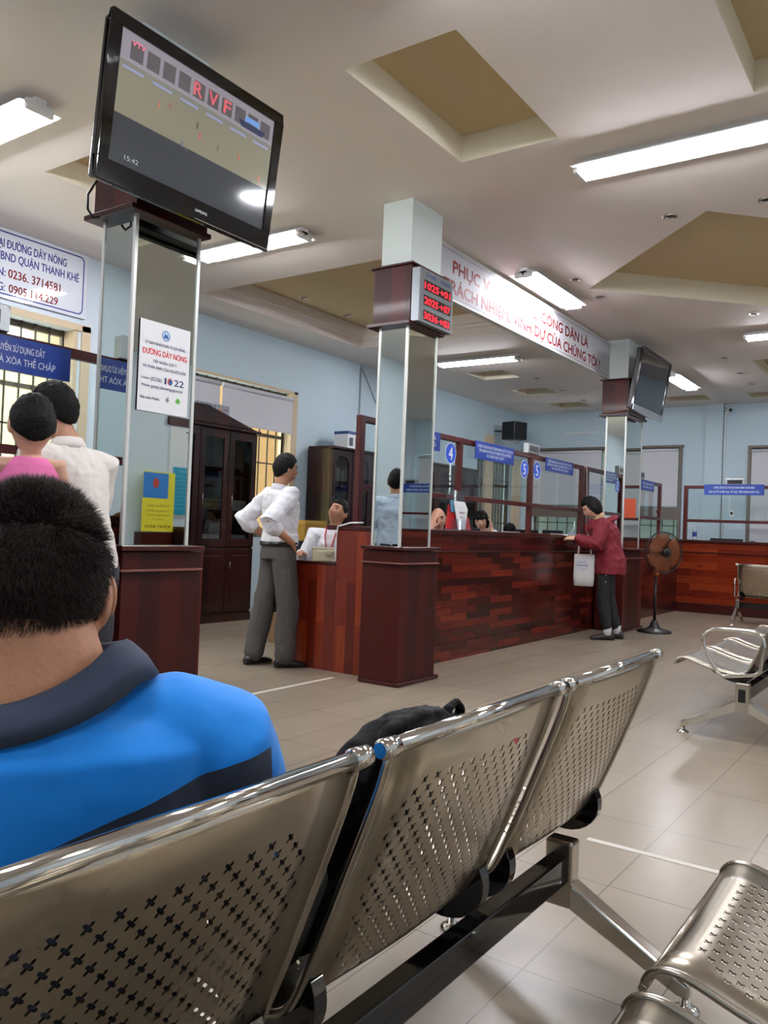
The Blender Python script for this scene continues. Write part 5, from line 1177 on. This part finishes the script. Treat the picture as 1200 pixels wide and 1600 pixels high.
folder_row(8.56, 8.85, 1.66, 6.86, 'folders in the row cabinets', 'from the left behind the first arched cabinet door', ((190, 186, 176), (120, 126, 140)), 8)
folder_row(8.98, 9.25, 1.66, 6.86, 'folders in the row cabinets', 'from the left behind the second arched cabinet door', ((150, 150, 150), (180, 176, 170)), 7)
for k, (x, z, w_, c) in enumerate(((6.25, .862, .34, (206, 206, 210)), (6.70, .862, .30, (190, 192, 198)), (6.24, 1.262, .3, (150, 136, 96)), (6.68, 1.262, .3, (170, 172, 178)))):
    b = MB()
    for i in range(5): b.obox((x+w_/2+rb.uniform(-.01, .01), 6.93, z+.012+.024*i), V3((w_/2, rb.uniform(-.01, .01), 0)), V3((0, .10, 0)), V3((0, 0, .011)))
    tag(b.build('paper_pile', mat('pile %d' % c[0], c, .7)), ('white paper pile behind the left glass door of the tall cabinet', 'white paper pile behind the right glass door of the tall cabinet', 'yellowish file pile on the middle left shelf of the tall cabinet', 'grey file pile on the middle right shelf of the tall cabinet')[k], 'papers')
# trophies
for k, (x, l) in enumerate(((6.27, 'clear acrylic award block on the tall cabinet, left of two'), (6.53, 'clear acrylic award block on the tall cabinet, right of two'))):
    t = thing('award_block', l, 'award', (x, 6.89, 2.205))
    b = MB()
    for (a, c, d, e) in ((x-.10, x-.095, 6.80, 6.98), (x+.095, x+.10, 6.80, 6.98)): b.box(a, c, d, e, 2.208, 2.44)
    b.box(x-.095, x+.095, 6.80, 6.805, 2.208, 2.44).box(x-.095, x+.095, 6.975, 6.98, 2.208, 2.44).box(x-.1, x+.1, 6.80, 6.98, 2.44, 2.445); b.build('case', M_acrylic, t)
    MB().box(x-.08, x+.08, 6.83, 6.96, 2.2065, 2.225).build('plinth', M_maroon, t)
    MB().ell((x, 6.90, 2.29), (.05, .04, .06)).ell((x-.03, 6.90, 2.25), (.04, .03, .03)).build('ornament', mat('pinkish ornament', (196, 150, 150), .4), t)
    lettering([('GIẢI THƯỞNG', 0, 0, .13, .022)], (x, 6.796, 2.39), (1, 0, 0), (0, 0, 1), M_letterred, t, .02)
    MB().box(x-.102, x+.102, 6.797, 6.80, 2.44, 2.447).box(x-.102, x-.097, 6.797, 6.80, 2.206, 2.44).box(x+.097, x+.102, 6.797, 6.80, 2.206, 2.44).build('edge', mat('pale acrylic edge', (210, 214, 218), .2), t)
t = thing('carton', 'white and blue product carton on top of the row cabinet', 'box', (9.06, 6.92, 2.195))
MB().box(8.86, 9.22, 6.80, 7.04, 2.196, 2.43).build('box_body', M_paper, t, bevel=.003); MB().box(8.858, 9.222, 6.798, 7.042, 2.395, 2.437).build('lid', mat('navy carton', (52, 78, 134), .5), t)
MB().box(8.89, 8.97, 6.796, 6.80, 2.24, 2.35).build('picture', mat('carton picture', (50, 62, 78), .5), t); MB().box(9.02, 9.19, 6.796, 6.80, 2.22, 2.36).build('picture', mat('carton picture pale', (170, 178, 182), .5), t)
t = thing('ledger_stack', 'white paper bundle on top of the last cabinets behind sticker 4', 'papers', (10.2, 6.95, 2.195))
for i in range(3): MB().box(9.95+.02*i, 10.45-.02*i, 6.82, 7.08, 2.196+.045*i, 2.238+.045*i).build('bundle', mat('bundle paper %d' % i, (214-8*i, 206-6*i, 196), .7), t, bevel=.01)
# blinds
def blind(label, axis, pos, a0, a1, z0, z1):
    t = thing('roller_blind', label, 'blind', ((a0+a1)/2, pos, z1) if axis == 'y' else (pos, (a0+a1)/2, z1))
    def bx(p, q, r_, s_, u, v): return MB().box(p, q, pos+r_, pos+s_, u, v) if axis == 'y' else MB().box(pos+r_, pos+s_, p, q, u, v)
    bx(a0, a1, -.001, .001, z0, z1-.03).build('fabric', M_blind, t); bx(a0, a1, -.012, .012, z0-.02, z0).build('bottom_bar', mat('blind bar', (190, 190, 196), .5), t)
    p0, p1 = ((a0, pos, z1-.03), (a1, pos, z1-.03)) if axis == 'y' else ((pos, a0, z1-.03), (pos, a1, z1-.03))
    MB().cyl(p0, p1, .028, None, 16).build('roller', M_blind, t); return t
blind('white roller blind over the window behind the tall cabinet, left of the bright gap', 'y', 7.15, 5.72, 6.80, 2.33, 2.79)
blind('white roller blind ending right of the standing man, right of the bright gap', 'y', 7.15, 6.84, 8.10, 2.33, 2.79)
blind('white roller blind on the back wall left of the far pillar', 'x', 15.05, 5.50, 6.88, 1.74, 2.77)
blind('white roller blind on the back wall just right of the far pillar', 'x', 15.05, 4.08, 5.46, 1.74, 2.77)
blind('long white roller blind at the right end of the back wall', 'x', 15.05, .62, 2.86, 1.0, 2.73)
struct('trim_7', MB().box(15.04, 15.1, 4.0, 6.95, 2.79, 2.83).box(15.04, 15.1, 4.02, 4.06, .9, 2.79), mat('brown window trim', (110, 100, 92), .5))
struct('trim_8', MB().box(15.04, 15.1, .55, 2.92, 2.75, 2.79).box(15.04, 15.1, 2.87, 2.92, .9, 2.75), MATS['brown window trim'])
struct('trim_9', MB().box(15.08, 15.1, 4.06, 6.9, 1.48, 1.70), MATS['brown window trim'])
blind('white roller blind at the hidden right end of the back wall', 'x', 15.05, -3.08, -1.22, 1.0, 2.73)
# speaker, camera, pipes
t = thing('loudspeaker', 'black loudspeaker hung in the far corner under the ceiling', 'speaker', (13.92, 6.78, 3.05))
Rz = Matrix.Rotation(math.radians(-18), 3, 'Z'); cS = V3((13.92, 6.78, 3.035))
MB().obox(cS, Rz @ V3((.17, 0, 0)), Rz @ V3((0, .16, 0)), V3((0, 0, .165))).build('cabinet', M_black, t, bevel=.01); MB().obox(cS+Rz @ V3((0, -.165, 0)), Rz @ V3((.155, 0, 0)), Rz @ V3((0, .006, 0)), V3((0, 0, .15))).build('grille', mat('speaker grille', (24, 24, 26), .8), t)
MB().cyl(cS+V3((.02, .1, 0)), (13.95, 7.2, 3.06), .014).build('bracket', M_blackmetal, t); MB().box(13.85, 14.0, 6.7, 6.85, 2.80, 2.86).build('bracket', M_silver, t)
t = thing('security_camera', 'white security camera high on the back wall beside the pilaster', 'camera', (15.05, 3.22, 3.42))
MB().box(15.06, 15.1, 3.25, 3.31, 3.36, 3.50).build('mount', M_silver, t); MB().cyl((15.07, 3.27, 3.43), (14.93, 3.20, 3.40), .03, .034, 16).build('housing', M_paper, t); MB().cyl((14.935, 3.203, 3.401), (14.92, 3.195, 3.398), .028, .028, 16).build('lens', M_gloss, t)
M_pipe = mat('grey conduit', (176, 186, 188), .6)
tag(MB().tube([(9.62, 7.185, 3.5), (9.62, 7.185, 2.2)], .012, 8).build('conduit_pipe', M_pipe), 'grey conduit running down the left wall from the ceiling', 'pipe')
tag(MB().tube([(9.64, 7.19, 3.47), (9.95, 7.19, 3.1), (10.25, 7.19, 2.75)], .006, 6).build('slack_wire', mat('wire grey', (120, 126, 128), .6)), 'slack wire slanting across the left wall', 'wire')
tag(MB().box(15.075, 15.1, 3.29, 3.32, .8, 3.5).build('cable_duct', mat('white duct', (214, 222, 224), .6)), 'white cable duct down the back wall beside the pilaster', 'duct')
tag(MB().box(15.085, 15.1, 4.9, 6.3, 3.10, 3.13).build('cable_duct', MATS['white duct']), 'white cable duct running level high on the back wall', 'duct')
t = thing('wall_socket', 'wall socket with short white duct under the long blue sign', 'socket', (15.09, 3.16, 1.62)); MB().box(15.08, 15.1, 3.12, 3.20, 1.56, 1.68).build('plate', M_paper, t); MB().box(15.075, 15.08, 3.14, 3.18, 1.60, 1.65).build('outlet', M_black, t); MB().box(15.085, 15.1, 3.19, 3.21, 1.68, 2.0).build('duct', M_paper, t)
# things on and behind the counters
t = thing('desk_telephone', 'cream desk device with a round knob on the corner of the low desk', 'telephone', (5.16, 4.13, .845))
Rz = Matrix.Rotation(math.radians(-50), 3, 'Z'); c = V3((5.16, 4.13, .845)); M_crm = mat('cream plastic', (204, 196, 166), .45)
MB().obox(c+V3((0, 0, .045)), Rz @ V3((.115, 0, 0)), Rz @ V3((0, .06, 0)), V3((0, 0, .045))).build('housing', M_crm, t, bevel=.01); MB().obox(c+V3((0, 0, .10)), Rz @ V3((.115, 0, 0)), Rz @ V3((0, .045, 0)), V3((0, 0, .012))).build('cover', M_crm, t, bevel=.006)
MB().lathe([(.028, 0), (.028, .012), (.02, .016), (0, .016)], c+Rz @ V3((.015, -.06, 0))+V3((0, 0, .068)), 24, ax=Rz @ V3((0, -1, 0))).build('knob', mat('darker cream plastic', (186, 178, 148), .4), t)
tag(MB().tube([(5.055, 3.70, 1.165), (5.05, 3.82, 1.16), (5.052, 3.94, 1.13), (5.055, 3.955, 1.05), (5.056, 3.956, .95), (5.06, 3.958, .862), (5.075, 3.99, .853)], .006, 8).build('white_cord', M_paper), 'white cord trailing down the counter end to the low desk', 'cord')
t = thing('low_cabinet', 'low black cabinet behind the low desk, gold carton on it', 'cabinet', (6.6, 5.55, 0)); MB().box(6.25, 6.95, 5.35, 5.75, 0, .97).build('carcass', M_blackmetal, t, bevel=.006); MB().box(6.28, 6.92, 5.34, 5.35, .05, .93).build('door', M_black, t)
t = thing('carton', 'gold yellow carton behind the standing man', 'box', (6.55, 5.5, .97)); MB().box(6.38, 6.72, 5.40, 5.62, .971, 1.175).build('box_body', mat('gold carton', (176, 136, 56), .4, .2), t, bevel=.004); MB().box(6.375, 6.725, 5.395, 5.625, 1.14, 1.18).build('lid', mat('gold carton lid', (190, 150, 70), .4, .2), t)
t = thing('carton', 'brown carton on the floor behind the low desk', 'box', (6.1, 5.2, 0)); MB().box(5.85, 6.2, 5.05, 5.35, 0, .28).build('box_body', mat('brown carton', (122, 92, 62), .8), t, bevel=.004); MB().box(5.85, 6.2, 5.19, 5.22, .28, .282).build('tape', mat('brown tape', (150, 118, 80), .4), t)
def chair(label, x, y, az):
    t = thing('office_chair', label, 'chair', (0, 0, 0))
    b = MB(); b.rings([ring((0, 0, z), rx, rx, 24, p=3) for z, rx in ((.44, .20), (.45, .235), (.49, .24), (.505, .22))]); b.build('seat', mat('black chair fabric', (20, 21, 22), .85), t)
    b = MB(); b.rings([[V3((x_, -.23+y_-(z-.6)*.14, z)) for x_, y_ in [(p.x, p.y) for p in ring((0, 0, 0), rx, .03, 20, p=3)]] for z, rx in ((.60, .16), (.64, .20), (.85, .22), (1.0, .20), (1.03, .16))]); b.build('backrest', MATS['black chair fabric'], t)
    MB().tube([(0, -.1, .45), (0, -.26, .47), (0, -.29, .62), (0, -.30, .8)], .02, 8).build('back_bar', M_blackmetal, t); MB().cyl((0, 0, .08), (0, 0, .44), .028).build('column', M_chrome, t)
    for k in range(5): a = 2*PI*k/5; MB().tube([(0, 0, .10), (.27*math.cos(a), .27*math.sin(a), .065)], [.026, .016], 8).build('leg', M_chrome, t); MB().ell((.27*math.cos(a), .27*math.sin(a), .03), (.028, .028, .03)).build('caster', M_black, t)
    t.location = (x, y, 0); t.rotation_euler = (0, 0, AZ(az))
chair('black office chair under the seated man with the lanyard', 5.67, 4.46, 200)
chair('black office chair under the bald man', 7.245, 4.40, 215); chair('black office chair under the clerk on the phone', 8.62, 4.63, 205); chair('black office chair under the clerk with bowed head', 10.08, 4.97, 205)
def monitor(label, x, y, z, az, w=.46, h=.28):
    t = thing('monitor', label, 'monitor', (0, 0, 0))
    MB().box(-w/2, w/2, -.012, .018, .12, .12+h).build('bezel', M_black, t, bevel=.006); MB().box(-w/2+.015, w/2-.015, .018, .020, .135, .105+h).build('screen', MATS['dark screen'], t)
    MB().tube([(0, -.02, .25), (0, -.07, .15), (0, -.07, .01)], .02, 8).build('neck', M_black, t); MB().lathe([(.11, 0), (.11, .01), (.03, .018), (0, .018)], (0, -.06, 0), 20).build('foot', M_black, t)
    t.location = (x, y, z); t.rotation_euler = (0, 0, AZ(az)); return t
monitor('black monitor behind the glass screen post, right of the seated man', 6.42, 4.30, .76, 80, .44, .34)
monitor('black monitor between the bald man and the clerk on the phone', 7.75, 4.33, .76, 70, h=.29)
monitor('black monitor behind the counter, right of both stickers 5', 9.35, 4.33, .76, 80, h=.30); monitor('black monitor behind the counter close to the red jacket', 10.15, 4.33, .76, 80, h=.31)
monitor('black monitor whose top edge shows over the orange counter', 14.1, 3.02, .76, 0, .50, .30)
monitor('black monitor behind the far pillar', 11.9, 4.33, .76, 80, h=.31)
# brochure holder
t = thing('brochure_holder', 'clear brochure stand with red and white leaflets on the counter near sticker 4', 'leaflet stand', (6.5, 3.70, 1.14))
MB().box(6.33, 6.66, 3.725, 3.729, 1.141, 1.50).box(6.33, 6.66, 3.655, 3.659, 1.141, 1.24).box(6.33, 6.66, 3.659, 3.725, 1.141, 1.146).build('stand', M_acrylic, t)
MB().prism([(6.325, 3.718, 1.146), (6.58, 3.718, 1.146), (6.50, 3.712, 1.26), (6.36, 3.718, 1.37)], (0, .006, 0)).build('red_leaflet', mat('red leaflet', (206, 34, 42), .4), t)
MB().prism([(6.60, 3.70, 1.146), (6.76, 3.70, 1.146), (6.70, 3.70, 1.26)], (0, .006, 0)).build('red_leaflet', MATS['red leaflet'], t)
MB().prism([(6.50, 3.69, 1.147), (6.63, 3.69, 1.147), (6.665, 3.69, 1.33), (6.62, 3.70, 1.40), (6.42, 3.70, 1.40), (6.43, 3.69, 1.33)], (0, .005, 0)).build('white_leaflet', M_paper, t)
MB().prism([(6.39, 3.706, 1.30), (6.50, 3.706, 1.30), (6.50, 3.706, 1.405), (6.37, 3.706, 1.405)], (0, .005, 0)).build('blue_leaflet', mat('blue leaflet', (92, 152, 186), .4), t)
lettering([('Mời bạn', 0, .03, .09, .02), ('tham gia', .01, -.01, .09, .015)], (6.56, 3.689, 1.27), (1, 0, 0), (0, 0, 1), M_letterred, t)
t = thing('water_bottle', 'plastic water bottle with blue label on the orange counter', 'bottle', (13.62, 3.40, 1.14)); MB().lathe([(.032, 0), (.034, .01), (.034, .14), (.028, .17), (.013, .195), (.013, .205), (0, .206)], (13.62, 3.40, 1.141), 20).build('bottle_body', mat('bottle plastic', (190, 206, 218), .15, spec=.6), t); MB().lathe([(.0345, .05), (.0355, .055), (.0355, .12), (.0345, .125)], (13.62, 3.40, 1.141), 20).build('bottle_label', mat('bottle label', (34, 66, 140), .4), t); MB().lathe([(.015, .2), (.015, .222), (0, .223)], (13.62, 3.40, 1.141), 14).build('cap', M_paper, t)
t = thing('hanging_pen', 'pen hanging on a long pale cord at the gap between the glass screens', 'pen', (9.81, 3.74, 1.2)); MB().tube([(9.79, 3.80, 1.99), (9.80, 3.765, 1.98), (9.80, 3.75, 1.7), (9.785, 3.745, 1.4), (9.78, 3.74, 1.27)], .005, 6).build('cord', mat('pale cord', (206, 196, 184), .7), t); MB().tube([(9.78, 3.74, 1.275), (9.775, 3.735, 1.20), (9.773, 3.733, 1.15)], [.008, .008, .003], 8).build('barrel', mat('red pen', (190, 50, 44), .4), t)
t = thing('pen_stand', 'white pen standing in a small holder on the counter before the red jacket', 'pen stand', (9.22, 3.70, 1.14)); MB().lathe([(.04, 0), (.04, .012), (.015, .03), (0, .03)], (9.22, 3.70, 1.141), 16).build('holder', mat('grey holder', (120, 130, 160), .4), t); MB().tube([(9.22, 3.70, 1.165), (9.24, 3.68, 1.22), (9.245, 3.68, 1.30)], .006, 8).build('barrel', M_paper, t)
for k, (x, y, a, l) in enumerate(((8.75, 3.66, .1, 'white form lying on the counter under the second sticker 5'), (9.0, 3.65, -.15, 'white form lying on the counter by the pen stand'), (7.55, 3.68, .2, 'white paper on the counter before the clerk on the phone'))):
    tag(MB().obox((x, y, 1.143), V3((.10*math.cos(a), .10*math.sin(a), 0)), V3((-.07*math.sin(a), .07*math.cos(a), 0)), V3((0, 0, .0022))).build('paper_form', M_paper), l, 'paper')
tag(MB().box(13.462, 13.466, 1.93, 2.20, 1.46, 1.78).build('orange_notice', mat('orange paper', (222, 84, 44), .5)), 'orange notice on the glass of the orange counter, seen in the far pillar mirror', 'notice')
# red lanyard of the seated man
